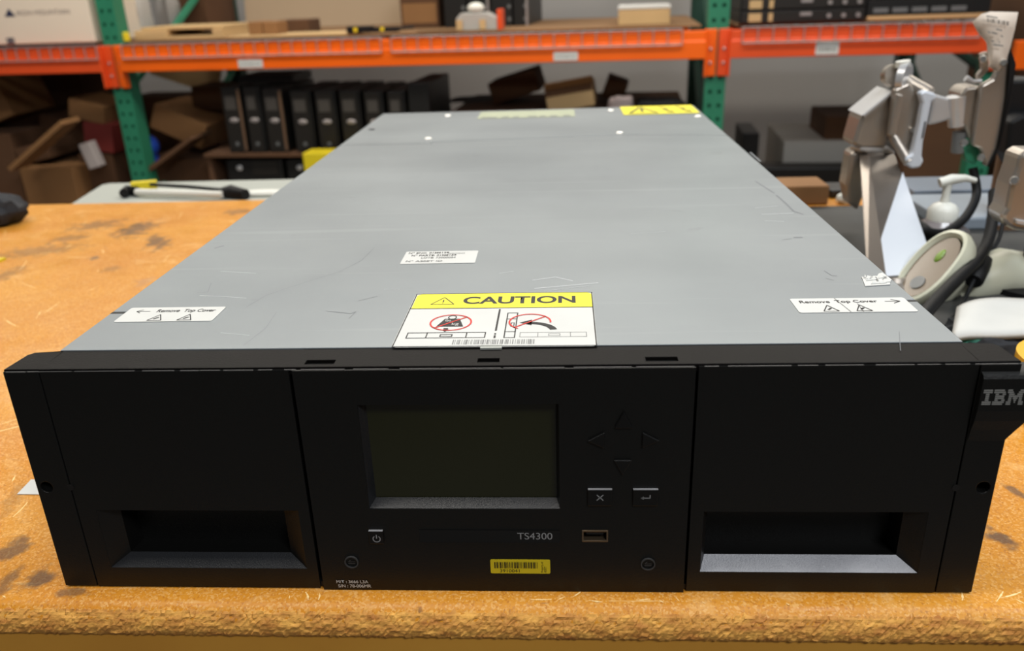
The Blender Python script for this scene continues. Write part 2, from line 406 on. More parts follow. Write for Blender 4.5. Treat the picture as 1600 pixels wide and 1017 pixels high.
# ------------------------------------------------------------------ workbench
wb = empty('workbench', (0, .45, -.9), 'orange-brown hardboard workbench with a chewed front edge under the tape library', 'workbench')
def W2(o): 
    o.location = -Vector(wb.location); return o
tt = MB()
YF = -.0185
prof = [(.90, 0), (YF+.011, 0), (YF+.0075, -.0010), (YF+.0042, -.0030), (YF+.0018, -.0062), (YF+.0005, -.0100), (YF, -.0140), (YF+.0012, -.0165), (YF+.003, -.0172), (YF+.003, -.043), (YF+.006, -.046), (.90, -.046)]
xs_ = [-1.5 + 3.0*i/4 for i in range(5)]
tt.prism([(xs_[0], y, z) for y, z in prof], (3.0, 0, 0))
tab = W2(tt.build('tabletop', [T_TABLE], wb, smooth=True, weld=False))
# chewed particle core showing along the rounded edge
rnd = random.Random(3)
def rough_strip(prof_, amp, name, seed, x0=-1.0, x1=1.0, nx=1500):
    rn = random.Random(seed); mb = MB(); nz = len(prof_)-1; vs = []; fs = []
    for i in range(nx+1):
        x = x0+(x1-x0)*i/nx
        for j, (y, z) in enumerate(prof_):
            if j == 0 or j == nz: o = -.0006; z += rn.uniform(-.0007, .0007)*(1 if j else 1.6)
            else: o = amp*(rn.random()**1.5)
            vs.append((x+rn.uniform(-.0005,.0005), y-o*.8, z+(o*.6 if j < 3 else rn.uniform(-.0003,.0003))))
    for i in range(nx):
        for j in range(nz): a = i*(nz+1)+j; fs.append((a, a+nz+1, a+nz+2, a+1))
    mb.add(vs, [tuple(reversed(f)) for f in fs]); return W2(mb.build(name, M_CORE, wb, weld=False))
rough_strip([(YF+.0058,-.0022),(YF+.0046,-.0030),(YF+.0034,-.0040),(YF+.0026,-.0052),(YF+.0018,-.0064),(YF+.0012,-.0078),(YF+.0006,-.0094),(YF+.0003,-.0110),(YF+.0001,-.0126),(YF+.0001,-.0142),(YF+.0008,-.0158),(YF+.0030,-.0170)], .0010, 'chipped_edge', 5)
rough_strip([(YF+.0030,-.0300),(YF+.0020,-.0312),(YF+.0014,-.0326),(YF+.0012,-.0342),(YF+.0014,-.0360),(YF+.0022,-.0378),(YF+.0030,-.0390)], .0008, 'chipped_edge', 8)
W2(MB().box((-1.49, YF+.0022, -.0425), (1.49, YF+.004, -.0172)).build('edge_band', M_EDGE, wb))
for x in (-1.42, 1.42):
    for y in (.06, .82):
        W2(MB().box((x-.03, y-.03, -.9), (x+.03, y+.03, -.046)).build('leg', GREYP, wb))
W2(MB().box((-1.42, .80, -.2), (1.42, .84, -.046)).build('rear_rail', GREYP, wb))

rn = random.Random(77); m_ = MB()
for k in range(210):
    left = rn.random() < .75
    x = rn.uniform(-.9,-.25) if left else rn.uniform(.25,.6); y = rn.uniform(-.01,.88)
    if k > 180: x = rn.uniform(-.4,.4); y = rn.uniform(-.010,-.002)
    a_ = rn.choice((rn.gauss(.6,.25), rn.gauss(-1.0,.3), rn.uniform(-pi/2,pi/2))); L_ = rn.uniform(.006,.05)*(.3 if k > 180 else 1); c_ = rn.uniform(-.3,.3)
    P_ = [(x+t*L_*cos(a_+c_*t), y+t*L_*sin(a_+c_*t)) for t in (0,.25,.5,.75,1)]
    for q in range(4):
        w_ = .0009*sin(pi*(q+.6)/4.3)*rn.uniform(.5,1.3)
        if max(P_[q][1],P_[q+1][1]) < .89 and min(P_[q][1],P_[q+1][1]) > -.0095: m_.add([(a,b,.00006) for a,b in seg(*P_[q],*P_[q+1],w_)], [(0,1,2,3)])
W2(m_.build('scratch_marks', mat('rubbed_board', (252,216,150), .6), wb))['kind'] = 'stuff'

# ------------------------------------------------------------------ tape library
HT = .1314
TL = empty('tape_library', (0, 0, 0), 'black-fronted rack tape library with bare steel lid lying on the workbench', 'tape library')
XL, XR = -.2237, .2237
ch = MB()
ch.box((XL, .022, .0015), (XR, .869, HT-.0012)); ch.build('chassis', STEEL, TL, bevel=.0008)
mb = MB()
# lid: front part with the two notches near the corner stickers
lid = [(XL,.0225),(XR,.0225),(XR,.0765),(XR-.010,.0765),(XR-.010,.0795),(XR,.0795),(XR,.612),(XR-.016,.617),(.104,.634),(.100,.634),(-.115,.616),(-.116,.608),(-.208,.608),(XL,.606),(XL,.0765),(XL+.010,.0765),(XL+.010,.0735),(XL,.0735)]
mb.prism([(x,y,HT-.0011) for x,y in lid], (0,0,.0011)); mb.build('front_lid', STEEL, TL, bevel=.0003)
mb = MB(); mb.prism([(x,y,HT-.0011) for x,y in [(XL,.6072),(-.208,.6095),(-.1172,.6095),(-.1160,.6180),(.100,.6358),(.104,.6358),(.2075,.6190),(XR,.6140),(XR,.869),(XL,.869)]], (0,0,.0011)); mb.build('rear_lid', STEEL, TL, bevel=.0002)
for x, y in ((-.1242,.6394),(-.1236,.8289),(.1037,.6463),(.2133,.7617),(.1045,.8367)):
    m_ = MB(); m_.lathe([(.0045,0),(.0045,.0006),(.0028,.0015),(.0006,.0017)], 14, Matrix.Translation((x,y,HT+.0001))); m_.build('screw', SCREW, TL, smooth=True)
mb = MB(); mb.lathe([(.004,0),(.004,.0004)], 12, Matrix.Translation((-.2095,.722,HT+.0002))); mb.build('screw_hole', DARK, TL)
for x0, x1, y0, y1 in ((XL-.0003,XL+.0100,.0737,.0763),(XR-.0100,XR+.0003,.0767,.0793)):
    m_ = MB(); m_.box((x0,y0,HT-.0010),(x1,y1,HT-.0002)); m_.build('side_notch', DARK, TL)
# bezel lip on top
BX = .2402
mb = MB()
slots = [(-.0918,-.0775,.0045,.0092),(-.0082,.0022,.0050,.0095),(.0716,.0865,.0045,.0092)]
# reuse plate() in a rotated frame: XZ -> XY
pl = MB(); plate(pl, -.222, .222, .0012, .0222, -.1308, -.1268, rects=[s for s in slots])
Mlip = Matrix(((1,0,0,0),(0,0,1,0),(0,-1,0,0),(0,0,0,1)))
mb.add([tuple(Mlip @ Vector(v)) for v in pl.v], [tuple(f) for f in pl.f])
for sx in (-1, 1):
    pts = [(sx*.222,.0012),(sx*BX,.0012),(sx*.2388,.0185),(sx*.2365,.0215),(sx*.222,.0222)]
    mb.prism([(x,y,.1268) for x,y in pts], (0,0,.004))
mb.box((-.0975,.0222,.1272),(.2,.0243,.1308))
lip = mb.build('bezel_lip', BLACK2, TL, bevel=.0005)
rn = random.Random(8); m_ = MB(); x = -.2385
while x < .236:
    L_ = rn.uniform(.004,.03); t_ = rn.uniform(.00008,.00028); m_.box((x,-.00005,.1300-t_*1.4),(min(x+L_,.2385),.0005,.13005)); x += L_+rn.uniform(0,.006)
m_.build('edge_highlight', mat('worn_black_edge',(88,86,84),.45), TL, weld=False)['kind'] = 'stuff'  # worn rim, with its bright highlight put into the grey
for s_ in slots:
    m_ = MB(); m_.box((s_[0]+.002, s_[2]-.0003, .1262),(s_[1]-.002, s_[3]-.0022, .1290)); m_.build('latch_tab', BLACK, TL, bevel=.0002)
m_ = MB(); m_.box((-.0080,.0195,.1300),(.0026,.0232,.1318)); m_.build('lid_tab', CREAMG, TL)
mb = MB(); mb.box((-.221,.0012,.001),(.221,.022,.0040)); mb.box((-.2385,.012,.001),(-.2237,.022,.1266)); mb.box((.2237,.012,.001),(.2385,.022,.1266))
mb.box((-.2215,.0195,.004),(.2215,.0220,.1266)); mb.build('bezel_frame', DARK, TL)
# ears
for sx in (-1, 1):
    m_ = MB(); a, b = sorted((sx*.2222, sx*BX)); hx = sx*.2348
    plate(m_, a, b, .0008, .1300, 0, .012, circs=[(hx, .0640, .0032)])
    # round-off notch of the small hole shared with the magazine door
    e_ = m_.build('mounting_ear', BLACK, TL, bevel=.0005)
    m_ = MB(); m_.lathe([(.0030,0),(.0030,.0002)], 16, Matrix.Translation((hx,.0095,.0640)) @ Matrix.Rotation(pi/2,4,'X')); m_.build('screw_recess', DARK, TL)
    m_ = MB(); m_.lathe([(.0018,0),(.0018,.0002)], 16, Matrix.Translation((sx*.2218,-.00012,.0640)) @ Matrix.Rotation(pi/2,4,'X')); m_.build('pin_hole', DARK, TL)
# magazine doors
for sx in (-1, 1):
    m_ = MB(); a, b = ((-.2215, -.0985) if sx < 0 else (.0955, .2215))
    o_ = (-.2117, -.1043, .0132, .0500) if sx < 0 else (.1020, .2114, .0128, .0498)
    i_ = (-.2027, -.1143, .0187, .0500) if sx < 0 else (.1049, .2023, .0190, .0498)
    plate(m_, a, b, .0008, .1298, 0, .0012, rects=[o_])
    m_.box((a+.001,.0012,.0012),(o_[0]-.004,.012,.1292)); m_.box((o_[1]+.004,.0012,.0012),(b-.001,.012,.1292))
    m_.box((o_[0]-.004,.0012,.054),(o_[1]+.004,.012,.1292)); m_.box((o_[0]-.004,.0012,.0012),(o_[1]+.004,.003,.0095))
    d_ = m_.build('magazine_door', BLACK, TL, bevel=.0004, weld=False)
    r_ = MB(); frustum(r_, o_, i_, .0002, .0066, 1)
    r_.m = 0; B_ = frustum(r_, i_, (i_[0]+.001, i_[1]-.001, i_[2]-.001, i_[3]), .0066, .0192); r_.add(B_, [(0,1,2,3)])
    r_.build('finger_recess', [BLACK, LEDGE if sx > 0 else RECESS], d_)  # right ledge carries the painted glint in its colour
# control panel
cpn = MB(); so = (-.0668, .0303, .0515, .1113)
plate(cpn, -.0965, .0940, .0002, .1298, -.0008, .0006, rects=[so, (.0412,.0545,.0322,.0392)])
cpn.box((-.0955,.0006,.001),(-.0690,.012,.129)); cpn.box((.0325,.0006,.042),(.0930,.012,.129)); cpn.box((-.069,.0006,.001),(.0400,.012,.049)); cpn.box((.056,.0006,.001),(.093,.012,.042)); cpn.box((-.069,.0006,.1135),(.0325,.012,.129)); cpn.box((.040,.0006,.001),(.056,.012,.030))
CPN = cpn.build('control_panel', BLACK, TL, bevel=.0004, weld=False)
sb = MB(); si = (-.0640, .0287, .0550, .1105)
B_ = frustum(sb, so, si, .0000, .0052); sb.build('screen_bevel', RECESS, CPN)
gl = MB(); gl.box((si[0]-.0002,.0050,si[2]-.0002),(si[1]+.0002,.0056,si[3]+.0002)); gl.build('screen', GLASS, CPN)
def fm(y): return Matrix(((1,0,0,0),(0,0,-1,y),(0,1,0,0),(0,0,0,1)))   # (x, z) flat layout -> front plane facing -Y
F1 = fm(-.0010)
def button(name, poly, icon=None):
    b_ = MB(); b_.prism([(x,-.0008,z) for x,z in poly], (0,-.0014,0))
    o = b_.build(name, BTN, CPN, bevel=.0004)
    return o
cx_, cz_ = .0611, .0915
arrows = dict(up_button=[(.0568,.0985),(.0654,.0985),(.0611,.1075)], down_button=[(.0568,.0808),(.0654,.0808),(.0611,.0722)],
              left_button=[(.0520,.0875),(.0520,.0962),(.0440,.0915)], right_button=[(.0702,.0875),(.0702,.0962),(.0784,.0915)])
for n_, p_ in arrows.items(): button('arrow_button', p_)
F2 = fm(-.00235)
def top_highlight(x0, x1, z, t=.0011):     # painted highlight along the top edge of a button
    return rect(x0, z-t, x1, z)
bx = button('cancel_button', rect(.0441,.0545,.0562,.0640)); e_ = MB(); flat(e_, [seg(.0486,.0580,.0518,.0612,.0005), seg(.0486,.0612,.0518,.0580,.0005)], F2); e_.build('cross_symbol', PRINT, bx)
be = button('enter_button', rect(.0664,.0545,.0788,.0640)); e_ = MB(); flat(e_, [seg(.0706,.0594,.0748,.0594,.0005), seg(.0748,.0592,.0748,.0612,.0005), [(.0702,.0594),(.0717,.0585),(.0717,.0603)]], F2); e_.build('return_symbol', PRINT, be)
pw = button('power_button', rect(-.0684,.0308,.0608-.1217,.0388)); e_ = MB(); flat(e_, ringp(-.0644,.0343,.0021,.0021,.0005, pi/2+.6, pi/2+2*pi-.6, 30) + [rect(-.06465,.0345,-.06415,.0369)], F2); e_.build('power_symbol', PRINT, pw)
for x0, x1, z, par in ((.0442,.0561,.0640,bx),(.0665,.0787,.0640,be),(-.0683,-.0610,.0388,pw)):
    e_ = MB(); e_.box((x0,-.0022,z-.0001),(x1,-.0009,z+.00025)); e_.build('edge_highlight', BTNT, par)  # pale strips paint the light caught by the button tops
# usb port
u = MB(); plate(u, .0412,.0545,.0322,.0392,-.0014,.008, rects=[(.0421,.0536,.0331,.0383)]); U = u.build('usb_port', SHELL, CPN, bevel=.0002)
u = MB(); u.box((.0421,.004,.0331),(.0536,.0045,.0383)); u.box((.0435,-.0004,.0362),(.0522,.004,.0378)); u.build('usb_tongue', DARK, U)
# quarter-turn locks
for x, z in ((-.0795,.0186),(.0751,.0184)):
    l_ = MB(); l_.add(*(lambda P: (P, [(4*k,4*k+1,4*k+2,4*k+3) for k in range(len(P)//4)]))([pt for q in ringp(x,z,.0037,.0037,.0006) for pt in [(a,-.0016,b) for a,b in q]]))
    for k in range(40):
        a0, a1 = 2*pi*k/40, 2*pi*(k+1)/40
        l_.add([(x+.0037*cos(a0),-.0016,z+.0037*sin(a0)),(x+.0037*cos(a1),-.0016,z+.0037*sin(a1)),(x+.0037*cos(a1),-.0008,z+.0037*sin(a1)),(x+.0037*cos(a0),-.0008,z+.0037*sin(a0))], [(0,1,2,3)])
        l_.add([(x+.0031*cos(a0),-.0016,z+.0031*sin(a0)),(x+.0031*cos(a1),-.0016,z+.0031*sin(a1)),(x+.0031*cos(a1),-.0009,z+.0031*sin(a1)),(x+.0031*cos(a0),-.0009,z+.0031*sin(a0))], [(3,2,1,0)])
    L_ = l_.build('lock_screw', RINGM, CPN)
    l_ = MB(); flat(l_, [rect(x-.0018,z-.0012,x+.0018,z-.0006), seg(x-.0018,z+.0001,x+.0018,z+.0002,.0004), seg(x-.0018,z+.0001,x-.0004,z+.0013,.0004)], fm(-.0011)); l_.build('lock_slot', RINGM, L_)
# model strip
st = MB(); st.box((-.0423,-.0011,.0314),(.0298,-.0007,.0390)); ST = st.build('model_strip', GLOSS, CPN)
text('model_lettering', 'TS4300', .0083,.0336,.0262,.0377, PRINT, ST, fm(-.0013))
text('type_lettering', 'M/T : 3666 L3A', -.0891,.0048,-.0719,.0068, WPRINT, CPN, fm(-.0011), .012)
text('serial_lettering', 'S/N : 78-006MR', -.0884,.0020,-.0706,.0040, WPRINT, CPN, fm(-.0011), .012)
ay = MB(); sticker(ay, -.0063,.0119,.0248,.0207, fm(-.0009), r=.0008)
AY = ay.build('asset_label', YEL2, CPN); AY['label'] = 'yellow barcode sticker'
e_ = MB(); flat(e_, barcode(-.0042,.0153,.0185,.0192,34,11), fm(-.00125)); e_.build('barcode', INK, AY)
text('asset_number', '3910041', -.0014,.0127,.0088,.0147, INK, AY, fm(-.00125))
Mv = fm(-.00125) @ Matrix.Translation((.0216,.0165,0)) @ Matrix.Rotation(pi/2,4,'Z')
text('side_lettering', 'Property of\nASSET', -.0038,-.0012,.0030,.0016, INK, AY, Mv)
# maker's badge on the right ear
bd = MB(); zs = [.1262,.1256,.1240,.1075,.1020,.0965,.0900]; ys = [-.0004,-.0026,-.0034,-.0034,-.0026,-.0012,-.0002]; xe = [.2478,.2482,.2484,.2474,.2462,.2432,.2393]; xl = [.2228,.2227,.2227,.2227,.2227,.2227,.2227]
for i in range(6):
    bd.hexa([(xl[i+1],ys[i+1],zs[i+1]),(xe[i+1],ys[i+1],zs[i+1]),(xe[i+1],.010,zs[i+1]),(xl[i+1],.010,zs[i+1])], [(xl[i],ys[i],zs[i]),(xe[i],ys[i],zs[i]),(xe[i],.010,zs[i]),(xl[i],.010,zs[i])])
BD = bd.build('maker_badge', BLACK, TL, weld=True, smooth=True)
I_ = [[(0,1)]]*2+[[(.3,.7)]]*4+[[(0,1)]]*2
B__ = [[(0,.85)],[(0,.96)],[(.15,.42),(.72,1)],[(.15,.9)],[(.15,.9)],[(.15,.42),(.72,1)],[(0,.96)],[(0,.85)]]
M__ = [[(0,.28),(.72,1)],[(0,.35),(.65,1)],[(.1,.42),(.58,.9)],[(.1,.9)],[(.1,.28),(.36,.64),(.72,.9)],[(.1,.28),(.42,.58),(.72,.9)],[(0,.28),(.46,.54),(.72,1)],[(0,.28),(.72,1)]]
e_ = MB(); P = []
for rows, x0, wd in ((I_,.2237,.0040),(B__,.2284,.0053),(M__,.2344,.0075)):
    for k, sp_ in enumerate(rows):
        z1 = .1188 - k*.00100
        for a, b in sp_: P.append(rect(x0+a*wd, z1-.0008, x0+b*wd, z1))
flat(e_, P, fm(-.0036)); e_.build('badge_lettering', SILVERP, BD)
# stickers on the lid
ZT = HT+.0001
TM = Matrix.Translation((0,0,ZT)); TI = Matrix.Translation((0,0,ZT+.00035))
C0 = Matrix.Translation((-.0527,.0215,0))
Cb = TM @ C0 @ Matrix.Rotation(-.006,4,'Z'); Ci = TI @ C0 @ Matrix.Rotation(-.006,4,'Z')
cs = MB(); sticker(cs, 0,0,.1023,.0768, Cb, r=.0028); CS = cs.build('caution_label', PAPER, TL); CS['label'] = 'white and yellow caution sticker'
cz = MB(); cz.prism([Ci @ Vector((x,y,-.0001)) for x,y in [(.0012,.0532),(.1016,.0532),(.1016,.0738),(.0992,.0762),(.0038,.0762),(.0012,.0738)]], (0,0,.00005)); cz.build('yellow_band', YEL, CS)
text('caution_lettering', 'CAUTION', .0290,.0592,.0925,.0708, INK, CS, Ci, .028)
e_ = MB(); S = .001
tri = [(.0112,.0590),(.0243,.0590),(.0177,.0702)]
def triout(t, w_): return [seg(*t[0],*t[1],w_), seg(*t[1],*t[2],w_), seg(*t[2],*t[0],w_)]
P = triout(tri,.0007) + [rect(.0173,.0622,.0181,.0662), rect(.0173,.0606,.0181,.0614)]
P += [rect(0.0005,.0524,.1020,.0531)] + outline(.0003,.0003,.1021,.0766,.0006)
P += [rect(.0503,.0200,.0513,.0508), rect(.0503,.0105,.0513,.0140), rect(.0503,.0150,.0513,.0168)]
P += outline(.0052,.0110,.0460,.0184,.0006) + [rect(.0153,.0110,.0159,.0184), rect(.0358,.0110,.0364,.0184)] + outline(.0224,.0126,.0290,.0158,.0006)
P += outline(.0553,.0106,.0612,.0452,.0006) + [rect(.0553,.0184,.0612,.0190), rect(.0553,.0360,.0612,.0366)] + outline(.0580,.0255,.0600,.0310,.0005)
# the kettle weight
P += [[(.0188,.0262),(.0332,.0262),(.0302,.0372),(.0222,.0372)]] + ringp(.0260,.0392,.0024,.0028,.0006) + [[(.0226,.0222),(.0262,.0222),(.0244,.0190)], rect(.0232,.0222,.0256,.0242)]
# swinging arrow
for k in range(12):
    a, b = .15+ (1.45)*k/12, .15+1.45*(k+1)/12; c_ = (.0670,.0195); w0, w1 = .0118, .0155
    P.append([(c_[0]+w0*cos(a)*1.0,c_[1]+w0*.8*sin(a)),(c_[0]+w1*cos(a),c_[1]+w1*.8*sin(a)),(c_[0]+w1*cos(b),c_[1]+w1*.8*sin(b)),(c_[0]+w0*cos(b),c_[1]+w0*.8*sin(b))])
P.append([(.0625,.0308),(.0690,.0270),(.0690,.0348)])
flat(e_, P, Ci); e_.build('pictogram', INK, CS)
Cj = Matrix.Translation((0,0,.00008)) @ Ci
text('weight_lettering', 'lbs', .0228,.0330,.0258,.0362, PAPER, CS, Cj); text('weight_lettering', 'kg', .0268,.0272,.0304,.0312, PAPER, CS, Cj)
e_ = MB(); P = ringp(.0260,.0318,.0113,.0113,.0009) + [seg(.0180,.0240,.0340,.0396,.0009)] + ringp(.0680,.0318,.0113,.0113,.0009,-.1,pi+1.0) + [seg(.0600,.0240,.0762,.0394,.0009)]
flat(e_, P, Matrix.Translation((0,0,.00004)) @ Cj); e_.build('prohibition_mark', RED, CS)
e_ = MB(); P = outline(.0634,.0115,.0974,.0175,.0003) + [rect(.0725,.0115,.0728,.0175), rect(.0890,.0115,.0893,.0175)] + outline(.0780,.0130,.0840,.0158,.0003) + barcode(.0301,.0028,.0714,.0086,46,5)
flat(e_, P, Ci); e_.build('faint_print', GREYINK, CS)
# side stickers
def remove_label(x0, y0, x1, y1, left):
    s = MB(); sticker(s, x0,y0,x1,y1, TM, r=.0015); SO = s.build('cover_label', PAPER, TL)
    if left: text('cover_lettering', 'Remove  Top Cover', x0+.018,y0+.0125,x1-.004,y1-.0035, INK, SO, TI, .012)
    else: text('cover_lettering', 'Remove  Top Cover', x0+.004,y0+.0125,x1-.016,y1-.0035, INK, SO, TI, .012)
    e = MB(); P = []
    for cx in ((x0+x1)/2-.0095+(.004 if left else -.004), (x0+x1)/2+.0075+(.004 if left else -.004)):
        t = [(cx-.004,y0+.0015),(cx+.004,y0+.0015),(cx,y0+.0102)]; P += triout(t,.0006) + [seg(cx-.0012,y0+.0035,cx+.001,y0+.0060,.0012)]
    if left: ax = x0+.006; P += [seg(ax,y0+.0155,ax+.008,y0+.0155,.0005), seg(ax,y0+.0155,ax+.003,y0+.0180,.0005), seg(ax,y0+.0155,ax+.003,y0+.0130,.0005)]
    else: ax = x1-.004; P += [seg(ax-.008,y0+.0150,ax,y0+.0150,.0005), seg(ax,y0+.0150,ax-.004,y0+.0178,.0006), seg(ax,y0+.0150,ax-.004,y0+.0122,.0006)]
    flat(e, P, TI); e.build('warning_symbol', INK, SO)
    return SO
remove_label(-.2150,.0600,-.1592,.0818,True)
SR = remove_label(.1574,.0615,.2185,.0825,False)
e_ = MB(); flat(e_, [seg(.1840,.0618,.1815,.0824,.0004), seg(.1905,.0618,.1912,.0740,.0004)], TI); e_.build('crease', GREYINK, SR)
# torn scrap of a sticker at the right edge
rn = random.Random(21); s = MB(); P = []
for x,y in [(.2045,.1010),(.2190,.1030),(.2208,.1085),(.2228,.1110),(.2222,.1240),(.2195,.1225),(.2170,.1180),(.2130,.1185),(.2105,.1160),(.2078,.1170)]: P.append(Vector((x,y,ZT)))
s.prism(P, (0,0,.0004))
for k in range(14):
    x = .206+.013*rn.random(); y = .103+.013*rn.random(); s.prism([(x,y,ZT+.0003),(x+.004*rn.random()+.001,y+.001,ZT+.0004),(x+.002,y+.004*rn.random()+.001,ZT+.001)], (0,0,.0005))
TS = s.build('torn_label', PAPER, TL)
e_ = MB(); flat(e_, [seg(.2080,.1145,.2140,.1165,.0009), seg(.2140,.1080,.2150,.1150,.0008), seg(.2100,.1110,.2120,.1140,.0006), seg(.2185,.1120,.2212,.1150,.001)], Matrix.Translation((0,0,.0006)) @ TI); e_.build('torn_shadow', GREYINK, TS)
# part number label
s = MB(); sticker(s, -.0722,.1558,-.0232,.1824, TM, r=.001); PN = s.build('part_label', PAPER, TL)
for k, (b_, x0, x1, y) in enumerate((('N° ENC. 01M6159',-.0700,-.0428,.1768),('N° PARTE: 01M8159',-.0672,-.0372,.1713),('LOTE: 73000054',-.0600,-.0370,.1660),('N° ASSET ID',-.0690,-.0450,.1590))):
    text('part_lettering', b_, x0,y,x1,y+.0035, INK if k < 2 else GREYINK, PN, TI, .02)
text('part_lettering', '00000043', -.0430,.1755,-.0320,.1780, GREYINK, PN, TI)
# rear stickers
s = MB(); sticker(s, .1195,.7905,.2205,.8685, TM @ Matrix.Translation((0,0,.0004)), r=.001, t=.0003); RC = s.build('rear_warning_label', YEL, TL); RC['label'] = 'yellow warning sticker at the back edge'
e_ = MB(); t = [(.128,.800),(.166,.800),(.147,.858)]; P = triout(t,.004) + [rect(.145,.815,.149,.842)]
for cx in (.180,.204): P += [seg(cx-.007,.856,cx+.004,.830,.004), seg(cx+.004,.832,cx-.004,.826,.003), seg(cx-.004,.828,cx+.005,.806,.003), [(cx+.009,.800),(cx-.002,.806),(cx+.007,.816)]]
flat(e_, P, TI @ Matrix.Translation((0,0,.0005))); e_.build('warning_symbol', INK, RC)
s = MB(); sticker(s, -.0790,.7900,.0540,.8560, TM @ Matrix.Translation((0,0,.0002)), r=.001, t=.0001); OL = s.build('faded_label', OLDST, TL)
e_ = MB(); rn = random.Random(4); P = []
for a, b in ((-.074,-.052),(-.046,-.036),(-.030,-.022),(-.010,.002),(.006,.014),(.020,.030),(.038,.048)): P.append(rect(a,.794,b,.802))
flat(e_, P, TI @ Matrix.Translation((0,0,.0001))); e_.build('faded_print', GREYINK, OL)
# scratches and scuffs of the lid
def scr(px, w_, k=12):
    out = []; pts = [PZ(x, y, HT) for x, y in px]
    for i in range(len(pts)-1): out.append(seg(pts[i].x,pts[i].y,pts[i+1].x,pts[i+1].y,w_))
    return out
e_ = MB(); P = scr([(312,462),(345,463),(385,466)],.0006)+scr([(345,424),(400,427)],.0005)+scr([(832,438),(868,433),(895,439)],.0009)+scr([(835,451),(880,447),(935,442)],.0010)+scr([(850,455),(920,447)],.0004)
P += scr([(780,427),(802,424)],.0005)+scr([(1190,335),(1240,333)],.0010)+scr([(1195,345),(1225,346)],.0008)+scr([(345,520),(390,524)],.0004)+scr([(985,365),(1040,362)],.0003)+scr([(880,497),(900,492)],.0003)
P += scr([(1180,325),(1215,322)],.0008)+scr([(600,452),(625,452)],.0003)
flat(e_, P, TM); e_.build('scratch_marks', SCR_L, TL)['kind'] = 'stuff'
e_ = MB(); P = scr([(585,387),(565,407),(530,425),(490,437),(450,450),(415,462),(385,480)],.00022)+scr([(308,458),(325,456),(330,442)],.0003)+scr([(510,486),(548,490),(556,487),(545,498)],.0004)
P += scr([(1213,305),(1228,318),(1240,330),(1255,335)],.0016)+scr([(1288,423),(1300,431),(1308,431)],.0005)+scr([(1290,435),(1303,438)],.0005)+scr([(335,388),(350,384)],.0012)+scr([(1240,371),(1254,371)],.0022)+scr([(1222,375),(1236,373)],.0006)
P += scr([(1180,283),(1210,302)],.0012)+scr([(590,463),(560,470)],.00025)+scr([(380,540),(415,513),(432,488)],.0002)+scr([(1172,238),(1188,252)],.002)+scr([(1405,518),(1407,548)],.0003)
flat(e_, P, TM); e_.build('scuff_marks', SCR_D, TL)['kind'] = 'stuff'

# ------------------------------------------------------------------ pallet rack behind
PR = empty('pallet_rack', tuple(RO+Vector((0,0,-.9))), 'green and orange steel pallet rack standing along the back wall', 'rack')
def RKO(mb, name, mats, **k):
    o = mb.build(name, mats, PR, **k); o.matrix_local = Matrix.Translation((0,0,.9)) @ Matrix.Rotation(RA,4,'Z'); return o
sL = RK(182,100)[0]; sR = RK(1119,100)[0]; sR2 = RK(1556,100)[0]; sLL = sL-2.4
BT = .128; BB = .030
print('rack', sL, sR, sR2, 'beam z', RK(600,58), RK(600,105), RK(1300,47), RK(1300,92), RK(80,66), RK(80,108))
HW = .038
for s0 in (sLL, sL, sR, sR2):
    for d0 in (0, 1.03):
        m_ = MB(); circs = []
        if d0 == 0 and s0 != sLL:
            k = -.55
            while k < .62:
                if not (-.005 < k < BT+.01): circs += [(s0-.017, k, .0075), (s0+.017, k, .0075)]
                k += .0508
        TOPZ = BT+.012 if s0 == sR2 else 1.5
        plate(m_, s0-HW, s0+HW, -.9, TOPZ, d0, d0+.003, circs=[c for c in circs if c[1] < TOPZ-.02], n=8)
        m_.box((s0-HW, d0+.003, -.9), (s0-HW+.003, d0+.075, TOPZ)); m_.box((s0+HW-.003, d0+.003, -.9), (s0+HW, d0+.075, TOPZ)); m_.box((s0-HW, d0+.072, -.9), (s0+HW, d0+.075, TOPZ))
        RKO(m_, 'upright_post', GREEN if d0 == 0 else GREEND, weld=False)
    m_ = MB()
    for a, b in (((-.55,-.05),(-.05,.10)) if s0 == sR2 else ((-.55,-.05),(-.05,.45),(.95,.45))):
        m_.tube([(s0, .05, a), (s0, 1.05, b)], .018, 6)
    m_.tube([(s0,.05,-.8),(s0,1.05,-.8)], .016, 6)
    RKO(m_, 'diagonal_brace', GREEND if s0 != sL else GREEN)
